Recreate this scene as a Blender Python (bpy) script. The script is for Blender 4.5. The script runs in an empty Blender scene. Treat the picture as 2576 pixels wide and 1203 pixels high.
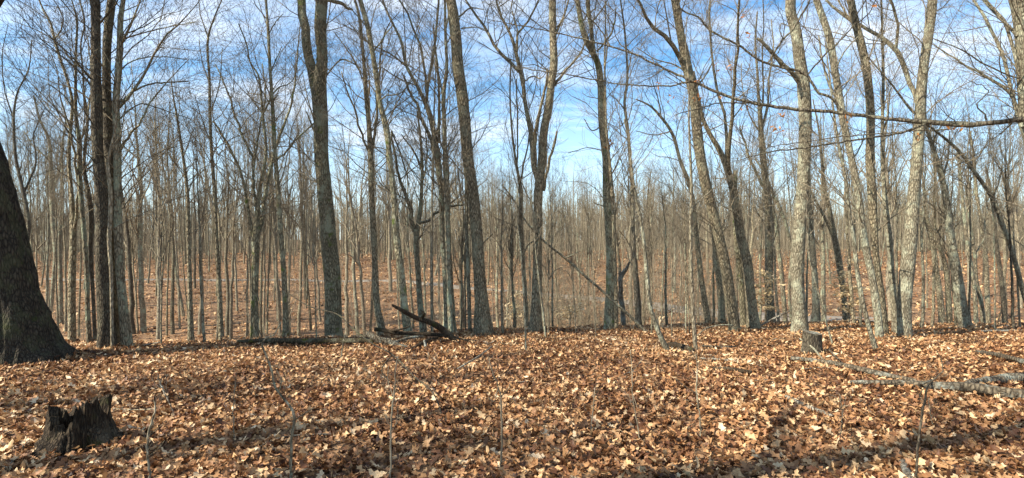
import bpy, math, random
import numpy as np
from mathutils import Vector, Matrix

random.seed(7)
rs = np.random.RandomState(11)
S = bpy.context.scene
COL = S.collection

# ------------------------------------------------------------------ camera, sky, sun, exposure
F = 1405.0            # focal length in the measuring units (picture 2576 wide)
CX, CY = 1288.0, 601.5
EYE = 1.5
cam_d = bpy.data.cameras.new('camera')
cam = bpy.data.objects.new('camera', cam_d)
COL.objects.link(cam)
cam.location = (0, 0, EYE)
cam.rotation_euler = (math.radians(90), 0, 0)
cam_d.sensor_width = 36
cam_d.lens = F / 2576 * 36
cam_d.clip_start = 0.05
cam_d.clip_end = 6000
S.camera = cam

SUN_EL = math.radians(40)
SUN_DIR = Vector((-math.cos(SUN_EL) * math.cos(math.radians(-24)), math.cos(SUN_EL) * math.sin(math.radians(-24)), math.sin(SUN_EL)))
W = bpy.data.worlds.new('World')
S.world = W
W.use_nodes = True
nt = W.node_tree
nt.nodes.clear()
def N(t, typ, **kw):
    n = t.nodes.new(typ)
    for k, v in kw.items():
        setattr(n, k, v)
    return n
out = N(nt, 'ShaderNodeOutputWorld')
bg = N(nt, 'ShaderNodeBackground')
bg.inputs['Strength'].default_value = 0.105
sky = N(nt, 'ShaderNodeTexSky', sky_type='NISHITA', sun_disc=False)
sky.sun_elevation = SUN_EL
sky.sun_rotation = math.atan2(SUN_DIR.x, SUN_DIR.y)
sky.air_density = 1.0
sky.dust_density = 0.4
sky.ozone_density = 2.5
tc = N(nt, 'ShaderNodeTexCoord')
sep = N(nt, 'ShaderNodeSeparateXYZ')
nt.links.new(tc.outputs['Generated'], sep.inputs[0])
def M(op, a, b=None, c=None, t=nt):
    n = N(t, 'ShaderNodeMath', operation=op)
    for i, v in enumerate((a, b, c)):
        if v is None: continue
        if isinstance(v, (int, float)): n.inputs[i].default_value = v
        else: t.links.new(v, n.inputs[i])
    return n.outputs[0]
zz = M('ADD', M('MAXIMUM', sep.outputs['Z'], 0.0), 0.16)
comb = N(nt, 'ShaderNodeCombineXYZ')
nt.links.new(M('DIVIDE', sep.outputs['X'], zz), comb.inputs[0])
nt.links.new(M('DIVIDE', sep.outputs['Y'], zz), comb.inputs[1])
mp = N(nt, 'ShaderNodeMapping')
mp.inputs['Rotation'].default_value = (0, 0, math.radians(48))
mp.inputs['Scale'].default_value = (0.85, 1.5, 1)
nt.links.new(comb.outputs[0], mp.inputs[0])
n1 = N(nt, 'ShaderNodeTexNoise')
n1.inputs['Scale'].default_value = 1.3
n1.inputs['Detail'].default_value = 9
n1.inputs['Roughness'].default_value = 0.58
n1.inputs['Distortion'].default_value = 0.5
nt.links.new(mp.outputs[0], n1.inputs['Vector'])
n2 = N(nt, 'ShaderNodeTexNoise')
n2.inputs['Scale'].default_value = 7.0
n2.inputs['Detail'].default_value = 6
n2.inputs['Roughness'].default_value = 0.6
nt.links.new(mp.outputs[0], n2.inputs['Vector'])
cl = M('ADD', M('MULTIPLY', n1.outputs['Fac'], 0.76), M('MULTIPLY', n2.outputs['Fac'], 0.24))
ramp = N(nt, 'ShaderNodeMapRange')
ramp.inputs['From Min'].default_value = 0.41
ramp.inputs['From Max'].default_value = 0.67
nt.links.new(cl, ramp.inputs['Value'])
cfac = M('MULTIPLY', ramp.outputs[0], 0.78)
hz = N(nt, 'ShaderNodeMapRange')
hz.inputs['From Min'].default_value = 0.0
hz.inputs['From Max'].default_value = 0.30
hz.inputs['To Min'].default_value = 0.62
hz.inputs['To Max'].default_value = 0.0
nt.links.new(sep.outputs['Z'], hz.inputs['Value'])
cfac = M('MAXIMUM', cfac, hz.outputs[0])
tint = N(nt, 'ShaderNodeMixRGB', blend_type='MULTIPLY')
tint.inputs[0].default_value = 1.0
tint.inputs[2].default_value = (0.56, 0.96, 1.13, 1)
nt.links.new(sky.outputs[0], tint.inputs[1])
mix = N(nt, 'ShaderNodeMixRGB')
nt.links.new(cfac, mix.inputs[0])
nt.links.new(tint.outputs[0], mix.inputs[1])
mix.inputs[2].default_value = (6.7, 6.95, 7.2, 1)
nt.links.new(mix.outputs[0], bg.inputs['Color'])
nt.links.new(bg.outputs[0], out.inputs[0])

sl = bpy.data.lights.new('sun', 'SUN')
sl.energy = 5.0
sl.angle = math.radians(0.5)
sl.color = (1.0, 0.92, 0.78)
sun = bpy.data.objects.new('sun', sl)
COL.objects.link(sun)
sun.rotation_euler = SUN_DIR.to_track_quat('Z', 'Y').to_euler()
S.view_settings.view_transform = 'Standard'
S.view_settings.look = 'None'
S.view_settings.gamma = 1
S.view_settings.use_curve_mapping = False
S.view_settings.exposure = 1.06
S.render.engine = 'CYCLES'
S.cycles.max_bounces = 5
S.cycles.diffuse_bounces = 2
S.cycles.glossy_bounces = 1
S.cycles.transparent_max_bounces = 4

# ------------------------------------------------------------------ numeric helpers
def hash3(ix, iy, iz):
    h = (ix.astype(np.int64) * 374761393 + iy.astype(np.int64) * 668265263 + iz.astype(np.int64) * 2147483647) & 0xffffffff
    h = ((h ^ (h >> 13)) * 1274126177) & 0xffffffff
    h = ((h ^ (h >> 16)) * 2246822519) & 0xffffffff
    return ((h ^ (h >> 15)) & 0xffffff) / float(0xffffff)
def vnoise(x, y, z):
    x, y, z = np.broadcast_arrays(np.asarray(x, float), np.asarray(y, float), np.asarray(z, float))
    ix, iy, iz = np.floor(x), np.floor(y), np.floor(z)
    fx, fy, fz = x - ix, y - iy, z - iz
    fx, fy, fz = [f * f * (3 - 2 * f) for f in (fx, fy, fz)]
    r = 0
    for dx in (0, 1):
        for dy in (0, 1):
            for dz in (0, 1):
                r = r + hash3(ix + dx, iy + dy, iz + dz) * (fx if dx else 1 - fx) * (fy if dy else 1 - fy) * (fz if dz else 1 - fz)
    return r * 2 - 1
def fbm(x, y, z, o=3):
    r, a, s = 0, 1, 1
    for i in range(o):
        r = r + a * vnoise(x * s + 17 * i, y * s, z * s + 5 * i)
        a *= .5; s *= 2.03
    return r

def sstep(t):
    t = np.clip(t, 0, 1)
    return t * t * (3 - 2 * t)

CREST_U = [-1.3, -.9, -.65, -.4, -.25, -.06, .18, .3, .6, .9, 1.3]
CREST_D = [10.0, 10.2, 10.3, 11.0, 11.5, 12.9, 13.6, 14.2, 14.3, 14.0, 13.6]
def ground_z(X, Y):
    X = np.asarray(X, float); Y = np.asarray(Y, float)
    u = X / np.maximum(Y, 6)
    yc = np.interp(u, CREST_U, CREST_D)
    near = -0.055 * np.maximum(Y, -5)
    V = EYE * 0 + np.interp(u, [-1, -.3, .1, .4, 1], [-4.0, -3.9, -3.5, -2.9, -2.7])
    k = np.interp(u, [-1, 0, .5, 1], [.0733, .0733, .062, .06])
    Yk = np.minimum(Y, 72)
    far = V + k * np.maximum(0, Yk - 28) - np.minimum(np.maximum(0, Y - 72), 250) * 0.010
    t = sstep((Y - yc) / 15)
    z = near * (1 - t) + far * t
    z = z + 0.05 * fbm(X * .5, Y * .5, 0, 2) * (1 - .0 * t) + 0.35 * fbm(X * .06 + 3, Y * .06, 0, 2) * sstep((Y - yc - 8) / 15)
    z = z + (0.018 * vnoise(X * 3.1, Y * 3.1, 2) + .03 * vnoise(X * 1.3, Y * 1.3, 8)) * (Y < 20)
    return z

def unp(px, py, D):
    return np.array(((px - CX) / F * D, D, EYE - (py - CY) / F * D))
def hit(px, py, lo=3.5, hi=200):
    D = np.concatenate([np.arange(lo, 30, .05), np.arange(30, hi, .25)])
    zr = EYE - (py - CY) / F * D
    zg = ground_z((px - CX) / F * D, D)
    i = np.argmax(zg >= zr)
    return float(D[i]) if (zg >= zr).any() else 60.0

# ------------------------------------------------------------------ mesh helpers
class MB:
    def __init__(s):
        s.V = []; s.Q = []; s.T = []; s.n = 0
    def add(s, V, Q=None, T=None):
        V = np.asarray(V, np.float32).reshape(-1, 3)
        if Q is not None and len(Q): s.Q.append(np.asarray(Q, np.int64).reshape(-1, 4) + s.n)
        if T is not None and len(T): s.T.append(np.asarray(T, np.int64).reshape(-1, 3) + s.n)
        s.V.append(V); s.n += len(V)
    def mesh(s, name, mat, smooth=True, attr=None):
        me = bpy.data.meshes.new(name)
        V = np.concatenate(s.V) if s.V else np.zeros((0, 3), np.float32)
        Q = np.concatenate(s.Q) if s.Q else np.zeros((0, 4), np.int64)
        T = np.concatenate(s.T) if s.T else np.zeros((0, 3), np.int64)
        me.vertices.add(len(V)); me.vertices.foreach_set('co', V.ravel())
        idx = np.concatenate([Q.ravel(), T.ravel()]).astype(np.int32)
        me.loops.add(len(idx)); me.loops.foreach_set('vertex_index', idx)
        me.polygons.add(len(Q) + len(T))
        st = np.concatenate([np.arange(len(Q)) * 4, len(Q) * 4 + np.arange(len(T)) * 3]).astype(np.int32)
        me.polygons.foreach_set('loop_start', st)
        me.polygons.foreach_set('use_smooth', np.full(len(st), smooth))
        if attr is not None:
            for an, av in attr.items():
                a = me.attributes.new(an, 'FLOAT', 'POINT')
                a.data.foreach_set('value', np.asarray(av, np.float32))
        me.update(calc_edges=True)
        me.materials.append(mat)
        return me

def link(name, me, parent=None, **props):
    o = bpy.data.objects.new(name, me)
    COL.objects.link(o)
    if parent is not None: o.parent = parent
    for k, v in props.items(): o[k] = v
    return o
def thing(name, label, cat, loc=(0, 0, 0), group=None):
    o = link(name, None, label=label, category=cat)
    o.location = loc
    if group: o['group'] = group
    return o

def tubes(P, R, sides, cap=True, phase=None, ring=None):
    """P (N,k,3), R (N,k) -> verts, quads, tris of N tubes"""
    P = np.asarray(P, float); R = np.asarray(R, float)
    Nn, k, _ = P.shape
    Tn = np.gradient(P, axis=1)
    Tn /= np.linalg.norm(Tn, axis=2, keepdims=True) + 1e-9
    mean = P[:, -1] - P[:, 0]
    mean /= np.linalg.norm(mean, axis=1, keepdims=True) + 1e-9
    ref = np.where(np.abs(mean[:, 2:3]) > .75, np.array([[1., 0, 0]]), np.array([[0, 0, 1.]]))[:, None, :]
    A = np.cross(np.broadcast_to(ref, Tn.shape), Tn)
    A /= np.linalg.norm(A, axis=2, keepdims=True) + 1e-9
    B = np.cross(Tn, A)
    th = np.arange(sides) / sides * 2 * math.pi
    if ring is None: rr = R[:, :, None]
    else: rr = R[:, :, None] * ring
    V = P[:, :, None, :] + (A[:, :, None, :] * np.cos(th)[None, None, :, None] + B[:, :, None, :] * np.sin(th)[None, None, :, None]) * rr[..., None]
    V = V.reshape(-1, 3)
    a = (np.arange(Nn)[:, None, None] * k + np.arange(k - 1)[None, :, None]) * sides + np.arange(sides)[None, None, :]
    b = (np.arange(Nn)[:, None, None] * k + np.arange(k - 1)[None, :, None]) * sides + ((np.arange(sides) + 1) % sides)[None, None, :]
    Q = np.stack([a, b, b + sides, a + sides], -1).reshape(-1, 4)
    T = None
    if cap:
        tips = P[:, -1] + Tn[:, -1] * R[:, -1:] * .5
        n0 = len(V)
        V = np.concatenate([V, tips])
        base = (np.arange(Nn) * k + k - 1) * sides
        aa = base[:, None] + np.arange(sides)
        bb = base[:, None] + (np.arange(sides) + 1) % sides
        T = np.stack([aa, bb, np.broadcast_to((n0 + np.arange(Nn))[:, None], aa.shape)], -1).reshape(-1, 3)
    return V, Q, T

def smooth_poly(P, R, k):
    """Catmull-Rom style resampling of one polyline to k points"""
    P = np.asarray(P, float); R = np.asarray(R, float)
    if len(P) == 2:
        t = np.linspace(0, 1, k)[:, None]
        return P[0] * (1 - t) + P[1] * t, R[0] * (1 - t[:, 0]) + R[1] * t[:, 0]
    d = np.concatenate([[0], np.cumsum(np.linalg.norm(np.diff(P, axis=0), axis=1))])
    m = np.gradient(P, d, axis=0)
    s = np.linspace(0, d[-1], k)
    i = np.clip(np.searchsorted(d, s) - 1, 0, len(P) - 2)
    h = (d[i + 1] - d[i])[:, None]; t = ((s - d[i]) / (d[i + 1] - d[i]))[:, None]
    out = (2*t**3 - 3*t**2 + 1) * P[i] + (t**3 - 2*t**2 + t) * h * m[i] + (-2*t**3 + 3*t**2) * P[i+1] + (t**3 - t**2) * h * m[i+1]
    return out, np.interp(s, d, R)

def grow(P, R, n, lr, ang, up, k, rf, rng, t0=.15, zmin=-1e9, wig=.16, taper=.25, rmax=.03):
    """n children for a batch of parents P (N,K,3)"""
    Nn, K, _ = P.shape
    L = np.linalg.norm(np.diff(P, axis=1), axis=2).sum(1)
    pr = L / L.sum()
    pi = rng.choice(Nn, n, p=pr)
    t = rng.uniform(t0, 1, n) * (K - 1)
    i = np.minimum(t.astype(int), K - 2); f = (t - i)[:, None]
    st = P[pi, i] * (1 - f) + P[pi, i + 1] * f
    rad = R[pi, i] * (1 - f[:, 0]) + R[pi, i + 1] * f[:, 0]
    ok = st[:, 2] > zmin
    pi, st, rad, i, t = pi[ok], st[ok], rad[ok], i[ok], t[ok]
    n = len(pi)
    tg = P[pi, i + 1] - P[pi, i]
    tg /= np.linalg.norm(tg, axis=1, keepdims=True) + 1e-9
    v = rng.normal(size=(n, 3))
    v -= (v * tg).sum(1, keepdims=True) * tg
    v /= np.linalg.norm(v, axis=1, keepdims=True) + 1e-9
    a = rng.uniform(ang[0], ang[1], n)[:, None]
    d = tg * np.cos(a) + v * np.sin(a)
    d[:, 2] += up * .5
    d /= np.linalg.norm(d, axis=1, keepdims=True)
    ln = rng.uniform(lr[0], lr[1], n) * (1.15 - .6 * t / (K - 1))
    r0 = np.minimum(rad * rf * rng.uniform(.6, 1.1, n), rmax)
    out = np.zeros((n, k, 3)); out[:, 0] = st
    for j in range(1, k):
        d = d + rng.normal(size=(n, 3)) * wig
        d[:, 2] += up * .22
        d /= np.linalg.norm(d, axis=1, keepdims=True)
        out[:, j] = out[:, j - 1] + d * (ln / (k - 1))[:, None]
    rr = r0[:, None] * np.linspace(1, taper, k)[None, :]
    return out, rr

# ------------------------------------------------------------------ materials
def new_mat(name):
    m = bpy.data.materials.new(name); m.use_nodes = True
    t = m.node_tree; b = t.nodes['Principled BSDF']
    b.inputs['Specular IOR Level'].default_value = .2
    b.inputs['Roughness'].default_value = .9
    return m, t, b
def ramp_node(t, stops):
    r = t.nodes.new('ShaderNodeValToRGB')
    while len(r.color_ramp.elements) < len(stops): r.color_ramp.elements.new(.5)
    for e, (p, c) in zip(r.color_ramp.elements, stops):
        e.position = p; e.color = (*c, 1)
    return r
def bark_mat(name, c1, c2, lichen=(.38, .37, .24), lich=.35, moss=None, mossamt=0, zs=.32, sc=36, bump=1.0):
    m, t, b = new_mat(name)
    tc = t.nodes.new('ShaderNodeTexCoord')
    geo = t.nodes.new('ShaderNodeNewGeometry')
    mp = t.nodes.new('ShaderNodeMapping'); mp.inputs['Scale'].default_value = (1, 1, zs)
    t.links.new(geo.outputs['Position'], mp.inputs[0])
    # furrows
    n = t.nodes.new('ShaderNodeTexNoise'); n.inputs['Scale'].default_value = sc; n.inputs['Detail'].default_value = 5; n.inputs['Roughness'].default_value = .62; n.inputs['Distortion'].default_value = .4
    t.links.new(mp.outputs[0], n.inputs['Vector'])
    v = t.nodes.new('ShaderNodeTexVoronoi'); v.feature = 'DISTANCE_TO_EDGE'; v.inputs['Scale'].default_value = sc * .8
    t.links.new(mp.outputs[0], v.inputs['Vector'])
    hh = M('ADD', M('MULTIPLY', M('MINIMUM', M('MULTIPLY', v.outputs['Distance'], 4.0, t=t), 1.0, t=t), .5, t=t), n.outputs['Fac'], t=t)
    r = ramp_node(t, [(.35, c1), (.75, tuple((a + b_) / 2 for a, b_ in zip(c1, c2))), (1.0, c2)])
    t.links.new(M('MULTIPLY', hh, .85, t=t), r.inputs[0])
    # lichen patches
    n2 = t.nodes.new('ShaderNodeTexNoise'); n2.inputs['Scale'].default_value = 3.2; n2.inputs['Detail'].default_value = 6; n2.inputs['Roughness'].default_value = .72
    t.links.new(geo.outputs['Position'], n2.inputs['Vector'])
    mr = t.nodes.new('ShaderNodeMapRange'); mr.inputs['From Min'].default_value = .50; mr.inputs['From Max'].default_value = .60; mr.inputs['To Max'].default_value = lich
    t.links.new(n2.outputs['Fac'], mr.inputs[0])
    mx = t.nodes.new('ShaderNodeMixRGB'); mx.inputs[2].default_value = (*lichen, 1)
    t.links.new(mr.outputs[0], mx.inputs[0]); t.links.new(r.outputs[0], mx.inputs[1])
    col = mx.outputs[0]
    if moss:
        n3 = t.nodes.new('ShaderNodeTexNoise'); n3.inputs['Scale'].default_value = 4.5; n3.inputs['Detail'].default_value = 5
        t.links.new(geo.outputs['Position'], n3.inputs['Vector'])
        m3 = t.nodes.new('ShaderNodeMapRange'); m3.inputs['From Min'].default_value = .62 - mossamt * .3; m3.inputs['From Max'].default_value = .72 - mossamt * .3
        t.links.new(n3.outputs['Fac'], m3.inputs[0])
        mx3 = t.nodes.new('ShaderNodeMixRGB'); mx3.inputs[2].default_value = (*moss, 1)
        t.links.new(m3.outputs[0], mx3.inputs[0]); t.links.new(col, mx3.inputs[1]); col = mx3.outputs[0]
    oi = t.nodes.new('ShaderNodeObjectInfo')
    hs = t.nodes.new('ShaderNodeHueSaturation')
    t.links.new(col, hs.inputs['Color'])
    t.links.new(M('ADD', M('MULTIPLY', oi.outputs['Random'], .45, t=t), .78, t=t), hs.inputs['Value'])
    t.links.new(hs.outputs[0], b.inputs['Base Color'])
    bp = t.nodes.new('ShaderNodeBump'); bp.inputs['Strength'].default_value = bump; bp.inputs['Distance'].default_value = .03
    t.links.new(hh, bp.inputs['Height']); t.links.new(bp.outputs[0], b.inputs['Normal'])
    return m
BK = dict(
    oak=bark_mat('oak_bark', (0.054, 0.042, 0.025), (0.496, 0.407, 0.260), lich=.45),
    maple=bark_mat('maple_bark', (0.072, 0.059, 0.038), (0.472, 0.395, 0.260), lichen=(.34, .37, .25), lich=.8, sc=30),
    pale=bark_mat('pale_bark', (0.090, 0.075, 0.048), (.37, .325, .225), lichen=(.40, .40, .28), lich=.75, sc=34),
    dark=bark_mat('dark_bark', (.045, .036, .025), (.19, .155, .105), lich=.22),
    green=bark_mat('lichen_bark', (0.066, 0.055, 0.033), (0.448, 0.384, 0.242), lichen=(.36, .36, .24), lich=.9, moss=(.12, .15, .035), mossamt=.1),
    young=bark_mat('sapling_bark', (0.114, 0.090, 0.057), (.46, .39, .27), lich=.25, sc=30),
    twig=bark_mat('twig_bark', (.12, .095, .062), (.34, .28, .19), lich=.1, sc=14, bump=.2),
    dead=bark_mat('dead_wood', (.10, .08, .055), (.40, .33, .24), lichen=(.40, .42, .36), lich=.6, sc=30),
    rot=bark_mat('rotten_wood', (.018, .012, .008), (.12, .085, .05), lichen=(.17, .13, .08), lich=.5, moss=(.055, .055, .016), mossamt=.0, sc=60, zs=.12, bump=1),
    giant=bark_mat('old_oak_bark', (.014, .011, .008), (.105, .085, .058), lichen=(.12, .13, .06), lich=.3, moss=(.05, .055, .018), mossamt=-.05, sc=34, zs=.22, bump=.8),
    mosslog=bark_mat('mossy_log_bark', (.05, .038, .02), (.16, .12, .07), moss=(.13, .115, .02), mossamt=.25),
    log=bark_mat('log_bark', (.04, .03, .02), (.22, .175, .115), lichen=(.33, .35, .29), lich=.6, sc=26),
    fresh=bark_mat('fresh_wood', (.55, .38, .20), (.80, .62, .38), lich=.0, sc=40),
)
def leaf_mat(name, stops, trans=.25):
    m, t, b = new_mat(name)
    at = t.nodes.new('ShaderNodeAttribute'); at.attribute_name = 'tone'
    r = ramp_node(t, stops)
    t.links.new(at.outputs['Fac'], r.inputs[0])
    geo = t.nodes.new('ShaderNodeNewGeometry')
    n = t.nodes.new('ShaderNodeTexNoise'); n.inputs['Scale'].default_value = 55; n.inputs['Detail'].default_value = 3
    t.links.new(geo.outputs['Position'], n.inputs['Vector'])
    hs = t.nodes.new('ShaderNodeHueSaturation')
    t.links.new(r.outputs[0], hs.inputs['Color'])
    t.links.new(M('ADD', M('MULTIPLY', n.outputs['Fac'], .8, t=t), .6, t=t), hs.inputs['Value'])
    t.links.new(hs.outputs[0], b.inputs['Base Color'])
    b.inputs['Roughness'].default_value = .55
    b.inputs['Specular IOR Level'].default_value = .3
    tr = t.nodes.new('ShaderNodeBsdfTranslucent')
    t.links.new(hs.outputs[0], tr.inputs[0])
    ms = t.nodes.new('ShaderNodeMixShader'); ms.inputs[0].default_value = trans
    t.links.new(b.outputs[0], ms.inputs[1]); t.links.new(tr.outputs[0], ms.inputs[2])
    t.links.new(ms.outputs[0], t.nodes['Material Output'].inputs['Surface'])
    return m
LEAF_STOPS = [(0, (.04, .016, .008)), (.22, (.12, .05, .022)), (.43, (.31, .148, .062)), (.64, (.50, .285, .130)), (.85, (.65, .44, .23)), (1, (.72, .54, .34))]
MLEAF = leaf_mat('dry_oak_leaf', LEAF_STOPS, .15)
MORANGE = leaf_mat('clinging_oak_leaf', [(0, (.35, .12, .03)), (1, (.65, .30, .09))], .4)
MBEECH = leaf_mat('pale_beech_leaf', [(0, (.55, .40, .20)), (1, (.80, .66, .42))], .4)

# ground material
mg, t, b = new_mat('leaf_covered_soil')
geo = t.nodes.new('ShaderNodeNewGeometry')
v = t.nodes.new('ShaderNodeTexVoronoi'); v.inputs['Scale'].default_value = 11; v.inputs['Randomness'].default_value = 1
n = t.nodes.new('ShaderNodeTexNoise'); n.inputs['Scale'].default_value = 1.2; n.inputs['Detail'].default_value = 8; n.inputs['Roughness'].default_value = .7
n5 = t.nodes.new('ShaderNodeTexNoise'); n5.inputs['Scale'].default_value = 9; n5.inputs['Detail'].default_value = 5
for q in (v, n, n5): t.links.new(geo.outputs['Position'], q.inputs['Vector'])
sepc = t.nodes.new('ShaderNodeSeparateColor'); t.links.new(v.outputs['Color'], sepc.inputs[0])
val = M('ADD', M('MULTIPLY', sepc.outputs[0], .55, t=t), M('MULTIPLY', n.outputs['Fac'], .5, t=t), t=t)
r = ramp_node(t, [(.1, (.05, .026, .014)), (.4, (.15, .082, .042)), (.65, (.28, .165, .085)), (.9, (.38, .245, .135))])
t.links.new(val, r.inputs[0]); t.links.new(r.outputs[0], b.inputs['Base Color'])
bp = t.nodes.new('ShaderNodeBump'); bp.inputs['Strength'].default_value = 1; bp.inputs['Distance'].default_value = .06
t.links.new(M('ADD', v.outputs['Distance'], M('MULTIPLY', n5.outputs['Fac'], 1.2, t=t), t=t), bp.inputs['Height']); t.links.new(bp.outputs[0], b.inputs['Normal'])
MGROUND = mg
mpth, t, b = new_mat('pale_gravel')
geo = t.nodes.new('ShaderNodeNewGeometry')
n = t.nodes.new('ShaderNodeTexNoise'); n.inputs['Scale'].default_value = 3; n.inputs['Detail'].default_value = 8; n.inputs['Roughness'].default_value = .75
t.links.new(geo.outputs['Position'], n.inputs['Vector'])
r = ramp_node(t, [(.3, (.13, .10, .07)), (.6, (.24, .205, .165)), (.75, (.33, .295, .25))])
t.links.new(n.outputs['Fac'], r.inputs[0]); t.links.new(r.outputs[0], b.inputs['Base Color'])
MPATH = mpth

# ------------------------------------------------------------------ ground
xs = np.concatenate([-np.geomspace(1500, 40, 22), np.arange(-38, -15, .8), np.arange(-15, 16, .2), np.arange(16.5, 40, .8), np.geomspace(42, 1500, 22)])
ys = np.concatenate([np.array([-400, -150, -60, -25, -10, -4, 0, 1.5]), np.arange(2.5, 19, .2), np.arange(19.3, 40, .4), np.arange(41, 95, 1.2), np.geomspace(98, 3000, 28)])
GX, GY = np.meshgrid(xs, ys)
GZ = ground_z(GX, GY)
nx, ny = len(xs), len(ys)
ii = (np.arange(ny - 1)[:, None] * nx + np.arange(nx - 1)[None, :])
mb = MB()
mb.add(np.stack([GX, GY, GZ], -1), np.stack([ii, ii + 1, ii + 1 + nx, ii + nx], -1))
ground = link('ground', mb.mesh('ground', MGROUND), kind='structure', label='leaf covered forest floor with a crest and a slope across the valley')

# gravel path across the valley: conforms to the slope
pp = [(-250, 700), (60, 703), (300, 705), (520, 706), (760, 706), (950, 708), (1090, 716), (1210, 729), (1330, 740), (1480, 753), (1600, 765), (1720, 781), (1850, 794), (1990, 801), (2140, 807), (2280, 812)]
cen = []
for px, py in pp:
    D = hit(px, py, lo=22)
    cen.append(unp(px, py, D))
cen, _ = smooth_poly(np.array(cen), np.ones(len(cen)), 160)
tg = np.gradient(cen, axis=0); tg[:, 2] = 0; tg /= np.linalg.norm(tg, axis=1, keepdims=True)
nrm = np.stack([-tg[:, 1], tg[:, 0], 0 * tg[:, 0]], -1)
rows = []
half = np.interp(cen[:, 0], [-25, -3, 6, 14], [.42, .6, .95, 1.15])
for j, w in enumerate(np.linspace(-1, 1, 7)):
    jit = .25 * vnoise(np.arange(160) * .5, j, 0) if j in (0, 6) else 0
    p = cen + nrm * (w * half + jit * np.ones(160))[:, None]
    p[:, 2] = ground_z(p[:, 0], p[:, 1]) + (.07 if 0 < j < 6 else -.06)
    rows.append(p)
Pm = np.stack(rows, 1)
ii = (np.arange(159)[:, None] * 7 + np.arange(6)[None, :])
mb = MB(); mb.add(Pm, np.stack([ii + 1, ii, ii + 7, ii + 8], -1))
link('path', mb.mesh('path', MPATH), kind='structure', label='pale gravel path winding along the far slope')

# ------------------------------------------------------------------ leaves
def leaf_shape(ns, rng, lobed=True):
    """unit leaf along +x, flat in xy, curled in z. returns verts, quads"""
    L = np.linspace(0, 1, ns)
    w = .235 * np.sin(np.clip(L * 1.02, 0, 1) * math.pi) ** .6 * rng.uniform(.8, 1.2)
    ka = kb = np.ones(ns)
    if lobed and ns >= 6:
        ka = np.where(np.arange(ns) % 2 == 1, 1.35, .6) * rng.uniform(.8, 1.2, ns)
        kb = np.where((np.arange(ns) + rng.randint(2)) % 2 == 1, 1.35, .6) * rng.uniform(.8, 1.2, ns)
    w = w * rng.uniform(.85, 1.15, ns)
    w[0] = .015; w[-1] = .02
    if ns == 2: w[:] = .22
    wl = w * ka; w = w * kb
    bend = rng.uniform(-.9, 1.5); cup = rng.uniform(-.4, 1.5); tw = rng.uniform(-.6, .6)
    mid = np.stack([L - .5, .05 * np.sin(L * 5 + rng.uniform(0, 6)), bend * (L - .5) ** 2], -1)
    sk = .10 if ns >= 6 else 0
    le = mid + np.stack([sk * np.ones(ns) * wl / wl.max(), wl, cup * w * (1 + .6 * np.sin(L * 9)) * .8 + tw * w * (L - .5)], -1)
    ri = mid + np.stack([sk * np.ones(ns), -w, cup * w * (1 + .6 * np.cos(L * 8)) * .8 - tw * w * (L - .5)], -1)
    V = np.stack([le, mid, ri], 1).reshape(-1, 3)
    Q = []
    for i in range(ns - 1):
        for j in range(2):
            a = i * 3 + j
            Q.append((a, a + 3, a + 4, a + 1))
    return V, np.array(Q)

def rotmats(yaw, pitch, roll):
    cy, sy, cp, sp, cr, sr = np.cos(yaw), np.sin(yaw), np.cos(pitch), np.sin(pitch), np.cos(roll), np.sin(roll)
    z = np.zeros_like(cy); o = z + 1
    Rz = np.stack([cy, -sy, z, sy, cy, z, z, z, o], -1).reshape(-1, 3, 3)
    Ry = np.stack([cp, z, sp, z, o, z, -sp, z, cp], -1).reshape(-1, 3, 3)
    Rx = np.stack([o, z, z, z, cr, -sr, z, sr, cr], -1).reshape(-1, 3, 3)
    return Rz @ Ry @ Rx
def place_leaves(mb, tones, shapes, pos, size, tilt, rng, tone):
    n = len(pos)
    which = rng.randint(0, len(shapes), n)
    Rm = rotmats(rng.uniform(0, 2 * math.pi, n), rng.normal(0, tilt, n), rng.normal(0, tilt, n))
    for k, (V, Q) in enumerate(shapes):
        sel = np.where(which == k)[0]
        if not len(sel): continue
        VV = np.einsum('nij,vj->nvi', Rm[sel], V) * size[sel, None, None] + pos[sel, None, :]
        QQ = Q[None] + (np.arange(len(sel)) * len(V))[:, None, None]
        mb.add(VV, QQ)
        tones.append(np.repeat(tone[sel], len(V)))
shapes_hi = [leaf_shape(7, rs) for _ in range(12)]
shapes_lo = [leaf_shape(3, rs, False) for _ in range(8)]
shapes_far = [leaf_shape(2, rs, False) for _ in range(5)]
def scatter(D0, D1, dens, ucap=1.1):
    A = ucap * (D1 * D1 - D0 * D0)
    n = int(A * dens)
    D = np.sqrt(rs.uniform(D0 * D0, D1 * D1, n))
    return (rs.uniform(-ucap, ucap, n) * D), D
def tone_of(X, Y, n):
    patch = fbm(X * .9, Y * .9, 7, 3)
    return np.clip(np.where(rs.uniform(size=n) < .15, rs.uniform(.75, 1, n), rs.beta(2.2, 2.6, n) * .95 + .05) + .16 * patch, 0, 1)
mb = MB(); tones = []
X, Y = scatter(3.3, 7.2, 540)
n = len(X)
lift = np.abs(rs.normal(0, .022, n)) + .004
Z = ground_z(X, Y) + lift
tn = np.clip(tone_of(X, Y, n) * (.5 + 14 * np.minimum(lift, .04)), 0, 1)  # low leaves painted darker for the shade and damp beneath the top layer
size = rs.uniform(.04, .108, n) * rs.choice([1, 1, 1, 1.25], n)
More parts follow.
